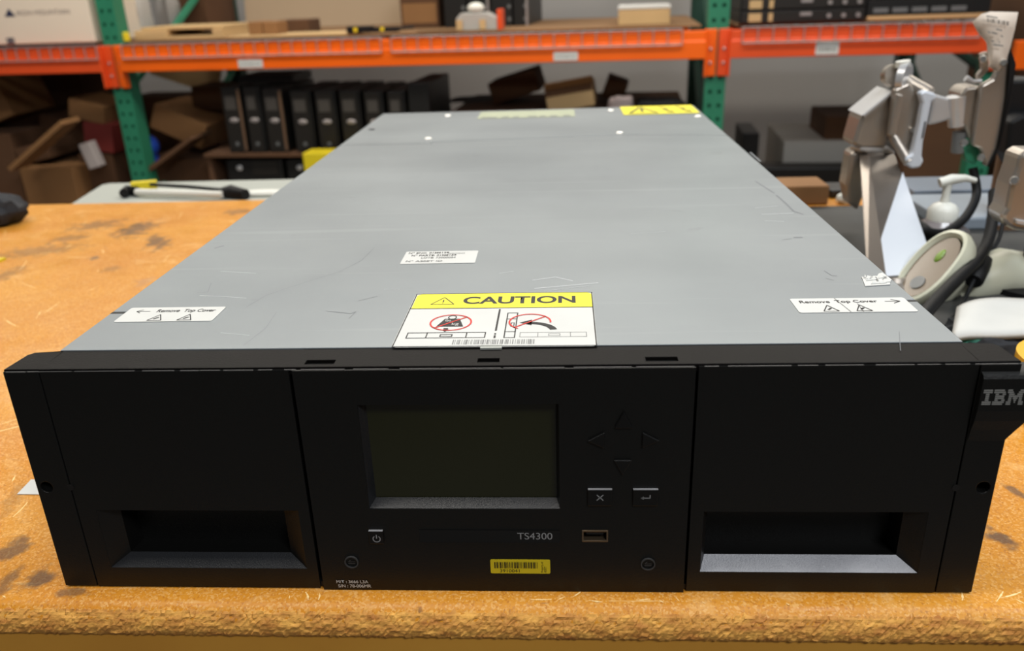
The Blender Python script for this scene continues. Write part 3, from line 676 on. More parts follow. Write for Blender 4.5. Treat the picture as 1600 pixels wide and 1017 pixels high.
for i, (a, b, mm) in enumerate(((sLL, sL, ORANGE2), (sL, sR, ORANGE), (sR, sR2, ORANGE2))):
    for d0 in (-.045, 1.06):
        m_ = MB()
        # step beam: taller front lip, step behind
        if d0 < 0: pr = [(-.045,BB),(-.045,BT-.036),(-.040,BT-.034),(-.040,BT),(-.001,BT),(-.001,BB)]
        else: pr = [(d0,BB),(d0,BT),(d0+.04,BT),(d0+.04,BB)]
        m_.prism([(a+HW+.006, y, z) for y, z in pr], (b-a-2*HW-.012, 0, 0))
        bo = RKO(m_, 'beam', mm, bevel=.003)
        if d0 < 0:
            for e, sg in ((a, 1), (b, -1)):
                m2 = MB(); x0 = e+sg*(HW+.008); x1 = e+sg*.003
                m2.box((min(x0,x1), -.012, -.035), (max(x0,x1), -.003, BT+.004)); m2.box((min(x0, x0-sg*.006), -.045, -.035), (max(x0,x0-sg*.006), -.003, BT+.004))
                p2 = m2.build('end_plate', mm, bo, bevel=.003)
                for z in (.012, .062):
                    m3 = MB(); m3.lathe([(.006,0),(.006,.003),(.003,.005)], 10, Matrix.Translation(((x0+x1)/2,-.012,z)) @ Matrix.Rotation(pi/2,4,'X')); m3.build('rivet', ZINC, bo, smooth=True)
        if d0 < 0 and i != 0 or (d0 < 0 and i == 0):
            for (p0, p1, q0, q1) in ([] if i == 0 else ([(373,409,87,103),(865,903,77,93)] if i == 1 else [(1273,1312,62,89)])):
                s0_, z0_ = RK(p0, q1, -.045); s1_, z1_ = RK(p1, q0, -.045)
                z0_ = BB+.006; z1_ = z0_+(.032 if i == 1 else .044)
                m2 = MB(); m2.box((s0_, -.0475, z0_), (s1_, -.0455, z1_)); lb = m2.build('beam_label', PAPER, bo)
                bpm = MB(); Mb = Matrix.Translation((s0_, -.0477, z0_)) @ Matrix.Rotation(pi/2,4,'X')
                flat(bpm, barcode(.006,.012,(s1_-s0_)-.006,(z1_-z0_)*.55,14,3) , Mb); bpm.build('label_print', GREYINK, lb)
m_ = MB(); m_.box((sR2+HW+.006, -.045, -.030), (sR2+1.05, -.001, .066)); RKO(m_, 'beam', ORANGE, bevel=.003)
m_ = MB(); m_.box((sR2+1.055, 0, -.9), (sR2+1.13, .075, BT+.012)); RKO(m_, 'upright_post', GREEN)
# shelf deck (board) of each bay lies on the beams
def deck(a, b, name, label, z0, mm, t=.010, d0=-.03, d1=1.06):
    m_ = MB(); m_.box((a, d0, z0), (b, d1, z0+t)); o = m_.build(name, mm); o.matrix_world = Matrix.Translation(RO) @ Matrix.Rotation(RA,4,'Z'); return tag(o, label, 'shelf board')
def RB(mb, name, mats, label=None, cat=None, group=None, parent=None, **k):
    o = mb.build(name, mats, parent, **k)
    if parent is None: o.matrix_world = Matrix.Translation(RO) @ Matrix.Rotation(RA,4,'Z')
    if label: tag(o, label, cat, group)
    return o
def wire_deck(a, b, label):
    m_ = MB(); z = BT+.004; n = int((b-a)/.051)
    for k in range(n+1):
        s = a+(b-a)*k/n
        m_.tube([(s, 1.08, z), (s, -.046, z), (s, -.050, z-.003), (s, -.050, z-.052)], .0024, 6)
    m_.tube([(a,-.0535,z-.050),(b,-.0535,z-.050)], .0030, 6); m_.tube([(a,-.046,z+.004),(b,-.046,z+.004)], .0026, 6)
    for d in [.1+.14*i for i in range(7)]: m_.tube([(a,d,z+.005),(b,d,z+.005)], .0026, 6)
    RB(m_, 'wire_deck', ZINC, label, 'wire shelf', 'wire decks hooked over the orange beams', smooth=True)
def RSS(px, d=-.05, py=60): return RK(px, py, d)[0]
wire_deck(RSS(-240), RSS(146), 'zinc wire deck hooked over the left red-orange beam')
wire_deck(RSS(186), RSS(594), 'zinc wire deck on the left half of the middle beam, from the left post on')
wire_deck(RSS(610), RSS(1066), 'zinc wire deck on the right half of the middle beam, up to the right post')
wire_deck(RSS(1160), RSS(1529), 'zinc wire deck hooked over the right red-orange beam behind the paper tag')
SZ = BT+.012    # where things stand on the upper level
deck(sLL+.06, sL-.06, 'shelf_board', 'brown board lining the left bay under the white carton', BT+.0116, BOARD, .006, .02, 1.04)
deck(sL+.06, sR-.06, 'shelf_board', 'brown board lining the wide middle bay of the upper shelf', BT+.0116, BOARD, .006, .02, 1.04)
deck(sR+.06, sR2-.06, 'shelf_board', 'brown board lining the right bay under the rack servers', BT+.0116, BOARD, .006, .02, 1.04)
SZ = BT+.0178
# lower level
LZ = -.62
for i, (a, b, l) in enumerate(((sLL, sL, 'left bay, under the scrap cartons'), (sL, sR, 'middle bay, under the black computers'), (sR, sR2, 'narrow right bay'))):
    m_ = MB(); 
    for d0 in (-.045, 1.06): m_.box((a+HW+.006, d0, LZ-.10), (b-HW-.006, d0+.044, LZ))
    RKO(m_, 'lower_beam', ORANGE)
    deck(a+.06, b-.06, 'shelf_board', 'brown lower shelf board of the '+l, LZ, BOARD, .018, -.04, 1.10)
LZ += .018

def item(px0, py0, px1, py1, d, dep, zbot=None, pad=0.0):
    """box of real size whose front face is seen at that place, standing at zbot"""
    s0, _ = RK(px0, (py0+py1)/2, d); s1, _ = RK(px1, (py0+py1)/2, d); _, z1 = RK((px0+px1)/2, py0, d)
    _, z0 = RK((px0+px1)/2, py1, d)
    if zbot is not None: z0 = zbot
    return s0, s1, z0, z1
def carton(name, px, d, dep, zbot, mm, label, cat='cardboard box', group=None, tilt=0, flaps=False, rot=0, bevel=.004):
    s0, s1, z0, z1 = item(*px, d, dep, zbot)
    o = empty(name, tuple(rw((s0+s1)/2, d+dep/2, z0)), label, cat, group); o.rotation_euler = (tilt*0, radians(tilt), RA+rot)
    w_, h = (s1-s0)/2, z1-z0
    m_ = MB(); m_.box((-w_, -dep/2, 0), (w_, dep/2, h)); m_.build('body', mm, o, bevel=bevel)
    if flaps:
        f = MB(); f.add([(-w_,-dep/2,h),(w_,-dep/2,h),(w_*.95,-dep/2-.05,h+.03),(-w_*.95,-dep/2-.05,h+.03)], [(0,1,2,3)]); f.add([(w_,-dep/2,h),(w_,dep/2,h),(w_+.06,dep/2,h+.04),(w_+.06,-dep/2,h+.04)], [(0,1,2,3)])
        fo = f.build('flap', CARD, o); so_ = fo.modifiers.new('s','SOLIDIFY'); so_.thickness = .004
    return o, w_, h

# ---- upper level, left bay: the white record carton
o, w_, h = carton('record_carton', (-130,-60,136,64), -.0, .38, SZ, WHITEBOX, 'white record storage carton with dark triangle emblem on the left bay', 'box')
m_ = MB(); m_.box((-w_-.012,-.2,h-.09),(w_+.012,.2,h+.004)); m_.build('lid', WHITEBOX, o, bevel=.004)
Mf = Matrix.Translation((0,-.1915,0)) @ Matrix.Rotation(pi/2,4,'X')
def loc_x(px, py): s, z = RK(px, py, 0); return s-((RK(-130,2,0)[0]+RK(136,2,0)[0])/2), z-SZ
xa, za = loc_x(8,26); xb, zb = loc_x(22,13)
m_ = MB(); flat(m_, [[(xa,za),(xb,za),((xa+xb)/2,zb)]], Mf); m_.build('triangle_emblem', NAVY, o)
x0_, z0_ = loc_x(27,24); x1_, z1_ = loc_x(108,14)
text('carton_lettering', 'IRON MOUNTAIN', x0_, z0_, x1_, z1_, mat('faded_ink', (140,128,124), .7), o, Mf)
xa, za = loc_x(12,68); xb, zb = loc_x(22,59)
m_ = MB(); flat(m_, outline(xa,max(za,.002),xb,zb,.004)+[rect(xa+.008,max(za,.002)+.006,xb-.008,zb-.006)], Mf); m_.build('small_symbol', NAVY, o)
# ---- upper level, middle bay
def wavy_bag(name, px, d, mm, label, seed, zbot=SZ, dep=.25, cat='plastic bag'):
    s0, s1, z0, z1 = item(*px, d, dep, zbot); rn = random.Random(seed); m_ = MB(); c = ((s0+s1)/2, d+dep/2, (z0+z1)/2)
    m_.ball((0,0,0), 1, 20); 
    vs = []
    for v in m_.v:
        v = Vector(v); v = Vector((math.copysign(abs(v.x)**.6, v.x), math.copysign(abs(v.y)**.6, v.y), math.copysign(abs(v.z)**.6, v.z)))
        k = 1+.10*sin(7*v.x+seed)+.08*sin(9*v.z+2*v.y+seed*2)
        zz = c[2]+v.z*(z1-z0)/2*(k if v.z > 0 else 1)
        vs.append((c[0]+v.x*(s1-s0)/2*k, c[1]+v.y*dep/2*k, max(zz, z0)))
    m_.v = vs; return RB(m_, name, mm, label, cat, smooth=True)
wavy_bag('plastic_bag', (192,-14,216,38), .34, mat('milky_wrap', (190,186,180), .45), 'milky plastic bag beside the left green post on the upper shelf', 2, dep=.12)
wavy_bag('plastic_bag', (236,-10,268,26), .55, mat('grey_wrap', (150,146,142), .45), 'greyish plastic bag in front of the tall brown carton', 5, dep=.12)
carton('tall_carton', (262,-70,318,36), .75, .3, SZ, CARD_D, 'tall dark brown carton behind the pale boards on the upper shelf')
# stack of pale boards
s0, s1, z0, z1 = item(205,40,346,60, .04, .3, SZ)
m_ = MB(); m_.box((s0,.06,SZ),(s1,.40,SZ+.012)); m_.box((s0+.02,.08,SZ+.036),(s1-.01,.38,SZ+.048)); m_.box((s0,.06,SZ+.012),(s0+.14,.38,SZ+.036)); m_.box((s1-.05,.06,SZ+.012),(s1-.01,.38,SZ+.036))
RB(m_, 'foam_tray', CARD_L, 'flat pale packing tray with a dark gap, right of the left green post', 'packing tray', bevel=.002)
m_ = MB(); m_.lathe([(.016,0),(.016,.03),(.010,.034)], 14, Matrix.Translation((RK(191,52,.02)[0],.04,SZ))); RB(m_, 'bottle_stopper', YEL2, 'small yellow cap beside the left green post', 'stopper', smooth=True)
carton('grey_box', (350,38,383,58), .35, .2, SZ, GREYP, 'low grey box right of the flat pale packing tray', 'box')
o, w_, h = carton('small_carton', (388,34,410,58), .10, .12, SZ, CARD, 'small tan carton, left of the pair on the upper shelf', group=None)
o, w_, h = carton('small_carton', (411,34,432,58), .10, .12, SZ, CARD, 'small tan carton, right of the pair on the upper shelf')
carton('small_carton', (434,31,482,58), .30, .15, SZ, CARD_D, 'low olive-brown carton behind the two small tan cartons')
s0, s1, z0, z1 = item(355,52,560,62, .03, .3, SZ)
m_ = MB(); m_.box((s0,.03,SZ),(s1,.28,SZ+.006)); RB(m_, 'pale_sheet', CARD_L, 'thin pale cardboard sheet lying in front of the small cartons', 'cardboard sheet')
# the big pale panel leaning behind
s0, s1, z0, z1 = item(352,-60,645,48, .80, .03, SZ)
m_ = MB(); m_.prism([(s0,.98,SZ),(s1,.98,SZ),(s1-.10,1.0,SZ+.36),(s0+.02,1.0,SZ+.36)], (0,.03,0)); RB(m_, 'leaning_panel', mat('pale_panel',(190,168,140),.8,0,2,.03), 'large pale beige panel leaning at the back of the middle bay', 'panel')
o, w_, h = carton('brown_carton', (624,-50,684,46), .45, .3, SZ, CARD_D, 'tall brown carton left of the upright black servers')
m_ = MB(); m_.box((-w_+.01,-.152,.02),(w_-.01,-.1505,h*.42)); m_.build('panel_flap', CARD, o)
# upright black servers
for k, (a, b) in enumerate(((692,728),(729,764),(765,800),(801,825))):
    s0, s1, z0, z1 = item(a,-60,b,48, .40, .6, SZ)
    t = empty('rack_server', tuple(rw((s0+s1)/2, .40, SZ)), ['leftmost','second from left','third from left','rightmost'][k]+' of the four black servers standing on end', 'server', 'black servers standing on end'); t.rotation_euler = (0,0,RA)
    w_ = (s1-s0)/2-.002
    m_ = MB(); m_.box((-w_,0,0),(w_,.55,.46)); m_.build('case', PCB, t, bevel=.002)
    m_ = MB()
    for j in range(9): m_.box((w_-.018,-.002,.02+j*.05),(w_-.006,0,.035+j*.05))
    m_.build('vent_holes', GREYP, t)
    if k in (1, 3): m_ = MB(); m_.box((w_-.008,-.012,.0),(w_+.001,-.003,.46)); m_.build('rail', ZINC, t)
# little device with white ends + tape dispenser
t = empty('label_printer', tuple(rw(RK(745,45,.10)[0], .10, SZ)), 'small white and grey desktop device with an orange end, in front of black servers', 'device'); t.rotation_euler = (0,0,RA)
m_ = MB(); m_.prism([(-.075,-.03,0),(.085,-.03,0),(.085,-.03,.045),(.045,-.03,.065),(-.055,-.03,.065),(-.075,-.03,.045)], (0,.09,0)); m_.build('body', mat('pale_grey_case',(170,168,162),.45), t, bevel=.004)
m_ = MB(); m_.ball((0,0,.082),(.034,.03,.020),16); m_.build('top_roll', PLW, t, smooth=True)
for x in (-.062,.03): m_ = MB(); m_.box((x-.012,-.036,.004),(x+.012,-.03,.04)); m_.build('pale_pad', CARD_L, t)
m_ = MB(); m_.box((.086,-.025,0),(.104,.055,.075)); m_.build('orange_end', ORANGE2, t, bevel=.003)
# small black parts with yellow marks
m_ = MB(); s0, s1, z0, z1 = item(542,52,645,60,.02,.1,SZ); m_.box((s0,.02,SZ+.006),(s0+.10,.07,SZ+.030)); m_.box((s0+.10,.03,SZ+.006),(s1-.06,.06,SZ+.024)); m_.tube([(s1-.07,.04,SZ+.016),(s1,.05,SZ+.02)],.006,8)
bp_ = RB(m_, 'black_tool', RUB, 'black hand tool with yellow marks lying on the upper shelf', 'tool', bevel=.003)
m_ = MB(); m_.box((.004,-0,0),(.02,.002,.02)); mm_ = MB(); mm_.box((s0+.03,.0185,SZ+.010),(s0+.045,.0205,SZ+.026)); mm_.box((s0+.135,.028,SZ+.010),(s0+.15,.0305,SZ+.024)); mm_.build('yellow_mark', YEL2, bp_)
wavy_bag('clear_bag', (648,50,720,58), .06, mat('clear_wrap', (176,170,160), .3), 'low crumpled clear bag left of the white desktop device', 9, dep=.10)
# right brown board with pale carton
o, w_, h = carton('pale_carton', (966,14,1047,44), .12, .30, SZ, CARD_L, 'pale tan carton with a white top near the right green post')
m_ = MB(); m_.box((-w_-.002,-.152,h+.0),(w_+.002,.152,h+.012)); m_.build('white_lid', PAPER, o, bevel=.002)
s0, s1, z0, z1 = item(826,40,1078,50,.05,.6,SZ)
# ---- upper level, right bay: rack servers stacked flat
def server(px, d, label, mm, mount):
    s0, s1, z0, z1 = item(*px, d, .6); 
    return s0, s1, z0, z1
hU = .0445
zrow = SZ
for k in range(4):
    s0 = RK(1156, 30, .0)[0]; s1 = RK(1352, 30, .0)[0]
    t = empty('rack_server', tuple(rw(s0, .0, zrow+k*hU)), ('lowest','second lowest','third lowest','topmost')[k]+' of the flat black servers on the right bay', 'server', 'flat black servers stacked on the right bay'); t.rotation_euler = (0,0,RA)
    W_ = s1-s0; m_ = MB(); m_.box((0,.01,.0005),(W_,.62,hU-.0015)); m_.build('case', PCB, t, bevel=.001)
    m_ = MB(); m_.box((.006,0,.003),(W_-.006,.01,hU-.004)); m_.build('front_panel', PCF, t, bevel=.001)
    m_ = MB()
    m_.box((.03,-.003,.006),(.075,0,hU-.010)); m_.build('port_block', CARD_L if k < 2 else GREYP, t)
    m_ = MB(); m_.box((.10,-.003,.006),(.115,0,hU-.010)); m_.build('handle', CARD_L if k < 2 else GREYP, t)
    m_ = MB(); m_.box((.21,-.003,.022),(.25,0,.034)); m_.build('name_plate', ZINC, t)
    for x in (.31,.36,.41):
        m_ = MB(); m_.lathe([(.008,0),(.008,.004)],10,Matrix.Translation((x,0,.02)) @ Matrix.Rotation(pi/2,4,'X')); m_.build('connector', ZINC, t)
for k in range(3):
    s0 = RK(1354, 30, .0)[0]; s1 = RK(1545, 30, .0)[0]; hh = .052
    t = empty('network_switch', tuple(rw(s0, .0, zrow+.014+k*hh)), ('lowest','middle','topmost')[k]+' of the dark network switches right of the flat servers', 'network switch', 'dark switches stacked on the right bay'); t.rotation_euler = (0,0,RA)
    W_ = min(s1, sR2-.045)-s0; m_ = MB(); m_.box((0,.005,.0),(W_,.45,hh-.002)); m_.build('case', PCB, t, bevel=.001)
    m_ = MB()
    for j in range(5): m_.box((.02+j*.065,0,.010),(.07+j*.065,.005,.026))
    m_.build('port_row', GREYP, t)
    if k == 1: m_ = MB(); m_.box((W_-.10,-.001,.012),(W_-.055,.005,.034)); m_.build('yellow_tag', YEL, t)
m_ = MB(); s0 = RK(1354, 40, 0)[0]; m_.box((s0,.0,SZ),(min(RK(1545,40,0)[0], sR2-.045),.5,SZ+.0135)); RB(m_, 'cardboard_sheet', CARD_L, 'tan cardboard sheet under the dark network switches', 'cardboard sheet')

# ---- lower level, middle bay: black desktop computers standing in a row
crz = RK(500, 238, .02)[1]
m_ = MB(); s0 = RK(318,240,.0)[0]; s1 = RK(680,240,.0)[0]
m_.box((s0,0.0,crz-.014),(s1,.52,crz)); 
for a in (s0+.0, s1-.02): m_.box((a,.02,LZ),(a+.02,.5,crz-.014))
RB(m_, 'shelf_riser', CARD_D, 'brown board riser carrying the row of black computers', 'riser')
def pc(px0, px1, top, lean, label, gr, logo=True, foot=False):
    s0 = RK(px0, 190, .02)[0]; s1 = RK(px1, 190, .02)[0]; zt = RK((px0+px1)/2, top, .02)[1]
    t = empty('desktop_computer', tuple(rw((s0+s1)/2, .02, crz+.0005)), label, 'computer', gr); t.rotation_euler = (0, lean, RA)
    w_ = (s1-s0)/2-.004; h = zt-crz
    m_ = MB(); m_.box((-w_,.006,0),(w_,.38,h)); m_.build('case', PCB, t, bevel=.003)
    m_ = MB(); m_.box((-w_+.004,0,.004),(w_-.012,.006,h-.004)); m_.build('front_panel', PCF, t, bevel=.002)
    if logo: m_ = MB(); m_.ball((0,-.001,h*.5),(.020,.003,.010),12); m_.build('logo_badge', ZINC, t, smooth=True)
    m_ = MB(); m_.box((-w_+.014,-.002,h*.66),(w_-.022,0,h*.86)); m_.build('drive_bay', mat('bay_grey',(66,62,58),.5), t)
    m_ = MB(); m_.lathe([(.008,0),(.008,.003)],10,Matrix.Translation((0,0,h*.14)) @ Matrix.Rotation(pi/2,4,'X')); m_.build('power_button', GREYP, t)
    if foot: m_ = MB(); m_.box((w_-.010,-.004,.01),(w_,.0,h-.01)); m_.build('side_rail', BRONZE, t)
grp = 'black computers standing in a row under the middle beam'
names = ['first from the left','second from the left','third from the left','fourth from the left','fifth from the left','sixth from the left','seventh from the left','rightmost']
for k, (a, b, top) in enumerate(((350,382,136),(384,412,136),(413,446,138),(456,490,142),(494,528,142),(532,566,142),(570,602,143),(606,636,143))):
    pc(a, b, top, 0, 'black desktop computer standing on end, '+names[k]+' in the row', grp, True, k in (0,2))
o, w_, h = carton('black_case', (640,130,672,238), .02, .4, crz, PCB, 'plain black case closing the right end of the computer row', 'case')
# under the riser: flat black machines
for k, (a, b, zz) in enumerate(((352,440,0),(446,560,0))):
    s0 = RK(a, 262, .02)[0]; s1 = RK(b, 262, .02)[0]
    t = empty('desktop_computer', tuple(rw(s0, .03, LZ)), ('black computer lying flat below the left of the row','black computer lying flat below the middle of the row')[k], 'computer'); t.rotation_euler = (0,0,RA)
    m_ = MB(); W_ = s1-s0; hh = RK(400,249,.02)[1]-LZ; m_.box((0,0,0),(W_,.4,hh)); m_.build('case', PCB, t, bevel=.008)
    m_ = MB(); zl = RK(368,263,.02)[1]-LZ; m_.ball((.06,-.002,zl),(.014,.004,.012),12); m_.build('logo_badge', SILB, t, smooth=True)
    m_ = MB(); m_.box((.12,-.003,zl-.03),(W_-.02,0,zl+.03)); m_.build('front_panel', PCF, t)
# dark computers further up right under the beam
m_ = MB(); s0,s1,z0,z1 = item(398,112,480,134,.30,.3); zt_ = RK(420,136,.02)[1]
m_.box((s0,.14,zt_+.004),(s1,.36,min(z1,BB-.02))); RB(m_, 'black_tray', PCB, 'flat black tray lying on top of the computer row under the beam', 'tray')
m_ = MB(); m_.hexa([tuple((RK(x,y,-.10)[0],d,RK(x,y,-.10)[1])) for x,y,d in ((470,272,-.10),(495,240,-.10),(520,240,-.085),(500,272,-.085))], [tuple((RK(x,y,-.10)[0],d,RK(x,y,-.10)[1])) for x,y,d in ((474,238,-.10),(478,238,-.10),(516,238,-.085),(512,238,-.085))])
o, w_, h = carton('yellow_bin', (476,239,540,300), -.15, .10, LZ, YEL2, 'yellow bin half hidden behind the left edge of the tape library', 'bin')

# ---- lower level, middle bay right: tilted carton, dark odds and ends
zc = RK(900,172,.15)[1]
carton('support_carton', (700,178,1070,300), .10, .7, LZ, CARD_D, 'wide brown carton under the tilted open box in the middle bay')
ztop = RK(880,178,.10)[1]
def place_tilted(name, px, d, dep, tilt, mm, label, cat='cardboard box', zrest=None, flaps=False):
    """a box lying tilted by tilt degrees about the view direction; lowest corner rests at zrest"""
    s0, s1, z0, z1 = item(*px, d, dep); w_ = (s1-s0)/2; h = z1-z0; a = radians(tilt)
    low = min((x*sin(-a)*-1 if 0 else -x*sin(a)*1 + y*cos(a)) for x in (-w_, w_) for y in (0, h))
    zr = z0 if zrest is None else zrest
    t = empty(name, tuple(rw((s0+s1)/2, d, zr-low)), label, cat); t.matrix_world = Matrix.Translation(rw((s0+s1)/2, d, zr-low)) @ Matrix.Rotation(RA,4,'Z') @ Matrix.Rotation(a,4,'Y')
    m_ = MB(); m_.box((-w_,0,0),(w_,dep,h)); m_.build('body', mm, t, bevel=.003)
    if flaps:
        f = MB(); f.box((-w_,-.004,h*.72),(w_,-.0005,h)); f.build('flap', CARD_D, t); f = MB(); f.prism([(-w_,-.002,h),(w_,-.002,h),(w_+.01,-.06,h+.03),(-w_+.01,-.06,h+.03)], (0,.002,.004)); f.build('flap', CARD, t)
    return t
place_tilted('open_carton', (856,137,930,172), .12, .22, -9, CARD_L, 'small tan carton tilted on a brown carton behind the tape library', zrest=ztop, flaps=True)
place_tilted('dark_carton', (770,142,846,176), .40, .25, -16, CARD_D, 'dark brown tilted carton left of the small tan tilted carton', zrest=ztop)
place_tilted('dark_carton', (938,140,972,172), .38, .2, 20, CARD_D, 'dark brown small carton right of the small tan tilted carton', zrest=ztop)
wavy_bag('white_wrap', (950,154,990,176), .10, mat('pinkish_wrap', (206,190,186), .6), 'crumpled white wrapping beside the yellow warning sticker', 3, zbot=ztop, dep=.12, cat='wrapping')
wavy_bag('black_wrap', (992,160,1072,176), .14, CLOTH, 'dark crumpled wrapping left of the right green post', 6, zbot=ztop, dep=.2, cat='wrapping')
wavy_bag('black_wrap', (700,160,770,178), .5, CLOTH, 'dark crumpled wrapping behind the left end of the wide brown carton', 8, zbot=ztop, dep=.25, cat='wrapping')
# ---- lower level, right bay
carton('long_carton', (1222,220,1500,300), .46, .5, LZ, mat('white_grey_carton',(176,172,164),.8), 'long pale grey carton at the back of the right bay')
carton('brown_carton', (1290,182,1400,220), .50, .35, RK(1340,222,.45)[1], CARD_D, 'brown carton on top of the long pale grey carton')
carton('brown_carton', (1420,170,1530,262), .06, .18, LZ, CARD_D, 'dark brown carton seen behind the silver arm')
carton('black_case', (1190,262,1522,300), .28, .12, LZ, PCB, 'long black case at the front of the right bay', 'case')
carton('black_case', (1160,208,1186,240), .46, .3, LZ, PCB, 'small black case left of the long pale grey carton', 'case')
# ---- lower level, left bay: heap of cartons
heap = [((-60,210,30,330), .10, .30, 0, CARD_D,'brown carton at the far left bottom of the heap'),
        ((38,262,120,330), .05, .28, -2, CARD,'tan carton in the middle of the bottom of the heap'),
        ((132,240,184,330), .16, .28, 3, CARD_D,'brown carton at the foot of the left green post'),]
for px, d, dep, tl, mm, lb in heap:
    carton('scrap_carton', px, d, dep, LZ, mm, lb)
hz = RK(60,262,.05)[1]
place_tilted('scrap_carton', (-50,150,24,215), .22, .3, -18, CARD, 'tan carton leaning at the far left end of the heap', zrest=RK(0,212,.1)[1])
place_tilted('scrap_carton', (30,236,80,262), .10, .25, -12, CARD_D, 'dark brown small carton lying on the tan carton', zrest=hz)
place_tilted('cardboard_strip', (-10,203,112,211), -.10, .12, -33, CARD, 'long folded cardboard flap leaning across the heap', 'cardboard', zrest=RK(10,258,.05)[1])
place_tilted('scrap_carton', (60,190,142,236), .34, .3, 12, CARD_D, 'dark brown carton behind the long cardboard flap', zrest=hz)
place_tilted('scrap_carton', (106,167,160,196), .16, .25, 14, CARD, 'small tan carton on top of the heap near the green post', zrest=RK(130,196,.16)[1])
place_tilted('printed_carton', (132,208,176,252), .15, .2, 8, REDC, 'red and white printed carton left of the green post', zrest=RK(150,242,.12)[1])
place_tilted('white_packet', (134,222,152,262), .06, .05, -14, mat('white_packet',(190,180,176),.6), 'slim white packet leaning on the heap left of the green post', 'packet', zrest=RK(150,262,.10)[1])
carton('large_carton', (-120,118,148,330), .66, .35, LZ, CARD_D, 'large dark brown carton filling the back of the left bay under the beam')
carton('large_carton', (218,150,345,330), .78, .22, LZ, CARD_D, 'large dark brown carton behind the tilted tan carton, right of the left green post')
o_ = carton('tall_carton', (1585,-40,1720,330), .12, .5, -.9, CARD_D, 'very tall dark brown carton on the floor right of the rack')
# between post and computers
carton('scrap_carton', (232,248,340,330), .18, .3, LZ, CARD_D, 'brown carton standing between the left post and the computers')
hz2 = RK(280,248,.18)[1]
place_tilted('scrap_carton', (228,168,310,208), .24, .3, 24, CARD, 'tilted tan carton with white tape beside the computers', zrest=hz2+.03)
place_tilted('scrap_carton', (298,135,345,168), .42, .25, 5, CARD_D, 'small brown carton below the beam beside the computers', zrest=RK(320,172,.42)[1])
place_tilted('pale_board', (232,100,336,146), .70, .03, 18, CARD_L, 'pale grey-brown board leaning at the back under the beam', 'board', zrest=RK(280,150,.7)[1])
m_ = MB(); s_, z_ = RK(231,228,.12); m_.ball((s_,.12,z_),(.05,.05,.05),16); m_.box((s_-.03,.10,hz2),(s_+.03,.14,z_-.02)); RB(m_, 'blue_ball', BLUE, 'blue round plastic thing right of the left green post', 'plastic container', smooth=True)
m_ = MB(); m_.prism([(RK(230,262,.02)[0],.02,RK(230,262,.02)[1]),(RK(296,214,.02)[0],.02,RK(296,214,.02)[1]),(RK(300,218,.02)[0],.02,RK(300,218,.02)[1]),(RK(234,268,.02)[0],.02,RK(234,268,.02)[1])],(0,.18,0)); RB(m_, 'cardboard_strip', CARD_D, 'brown cardboard flap leaning below the tilted tan carton', 'cardboard')

# ------------------------------------------------------------------ pale cabinet behind the bench
cb = MB(); zt = -.004; a = PZ(110,316,zt); b = PZ(165,284,zt)
yb = b.y; poly = [(a.x-.004,.915),(a.x-.004,.955),(b.x+.03,yb),(.30,yb),(.30,.915)]
poly = [(-.757,.915),(-.781,1.06),(-.770,1.072),(.28,1.072),(.28,.915)]
cb.prism([(x,y,-.9) for x,y in poly], (0,0,.896)); CBO = cb.build('metal_cabinet', CREAMG, bevel=.003); tag(CBO, 'pale grey metal cabinet standing behind the left of the workbench', 'cabinet')
# tool lying on the cabinet
def cab(px, py): p = PZ(px, py, zt+.008); return p
t = empty('clamp_tool', (cab(290,297).x, cab(290,297).y, zt), 'long pale-handled tool with black ends lying on the grey cabinet', 'tool')
def tb(name, pts, r, mm, sm=True, parent=None):
    m_ = MB(); m_.tube(pts, r, 10); o = m_.build(name, mm, None, smooth=sm)
    if parent is not None: o.parent = parent; o.location = -parent.location
    return o
A1, A2 = cab(213,300), cab(348,304)
tb('shaft', [A1, A2], .0055, PLW, parent=t); tb('tip', [cab(194,302), cab(198,297), cab(214,299)], .008, RUB, parent=t)
tb('grip', [cab(346,302), cab(362,301), cab(384,304)], [.009,.013,.009], RUB, parent=t)
tb('wire', [cab(236,292)+Vector((0,0,.004)), cab(290,297)+Vector((0,0,.006)), cab(350,297)], .003, RUB, parent=t)
m_ = MB(); m_.box((-.02,-.008,0),(.02,.008,.012), Matrix.Translation(cab(225,289)-Vector((0,0,.006))) @ Matrix.Rotation(.3,4,'Z')); tag(m_.build('yellow_clip', YEL2), 'yellow clip lying on the grey cabinet by the green post', 'clip')
wav = MB(); p = cab(412,298); wav.ball(tuple(p+Vector((0,0,-.004))),(.05,.012,.006),12); tag(wav.build('white_glove', PLW, smooth=True), 'white crumpled strip on the grey cabinet near the tape library', 'strip')

# ------------------------------------------------------------------ things on the bench, left
def lump(name, c, rad, mm, label, cat, seed, rz=0, group=None):
    m_ = MB(); m_.ball((0,0,0), 1, 28); rn = random.Random(seed); k1, k2, k3 = [rn.uniform(0,6) for _ in range(3)]; vs = []
    for v in m_.v:
        v = Vector(v); k = 1+.16*sin(5*v.x+k1)*cos(4*v.y+k2)+.10*sin(11*v.y+k3+3*v.z)+.06*sin(17*v.x+k2)
        vs.append((v.x*rad[0]*k, v.y*rad[1]*k, max(v.z*rad[2]*k, -rad[2]*.9)))
    m_.v = [tuple(Matrix.Rotation(rz,3,'Z') @ Vector(v)) for v in vs]
    o = m_.build(name, mm, smooth=True); o.location = (c[0], c[1], c[2]+rad[2]*.9); return tag(o, label, cat, group)
p = PZ(-22,350,0); lump('black_glove', (p.x,p.y,0.0005), (.062,.050,.022), CLOTH, 'crumpled black work glove at the far left of the workbench', 'glove', 3)
pa, pb, pc_, pd = PZ(27,773,0), PZ(49,750,0), PZ(70,770,0), PZ(60,775,0)
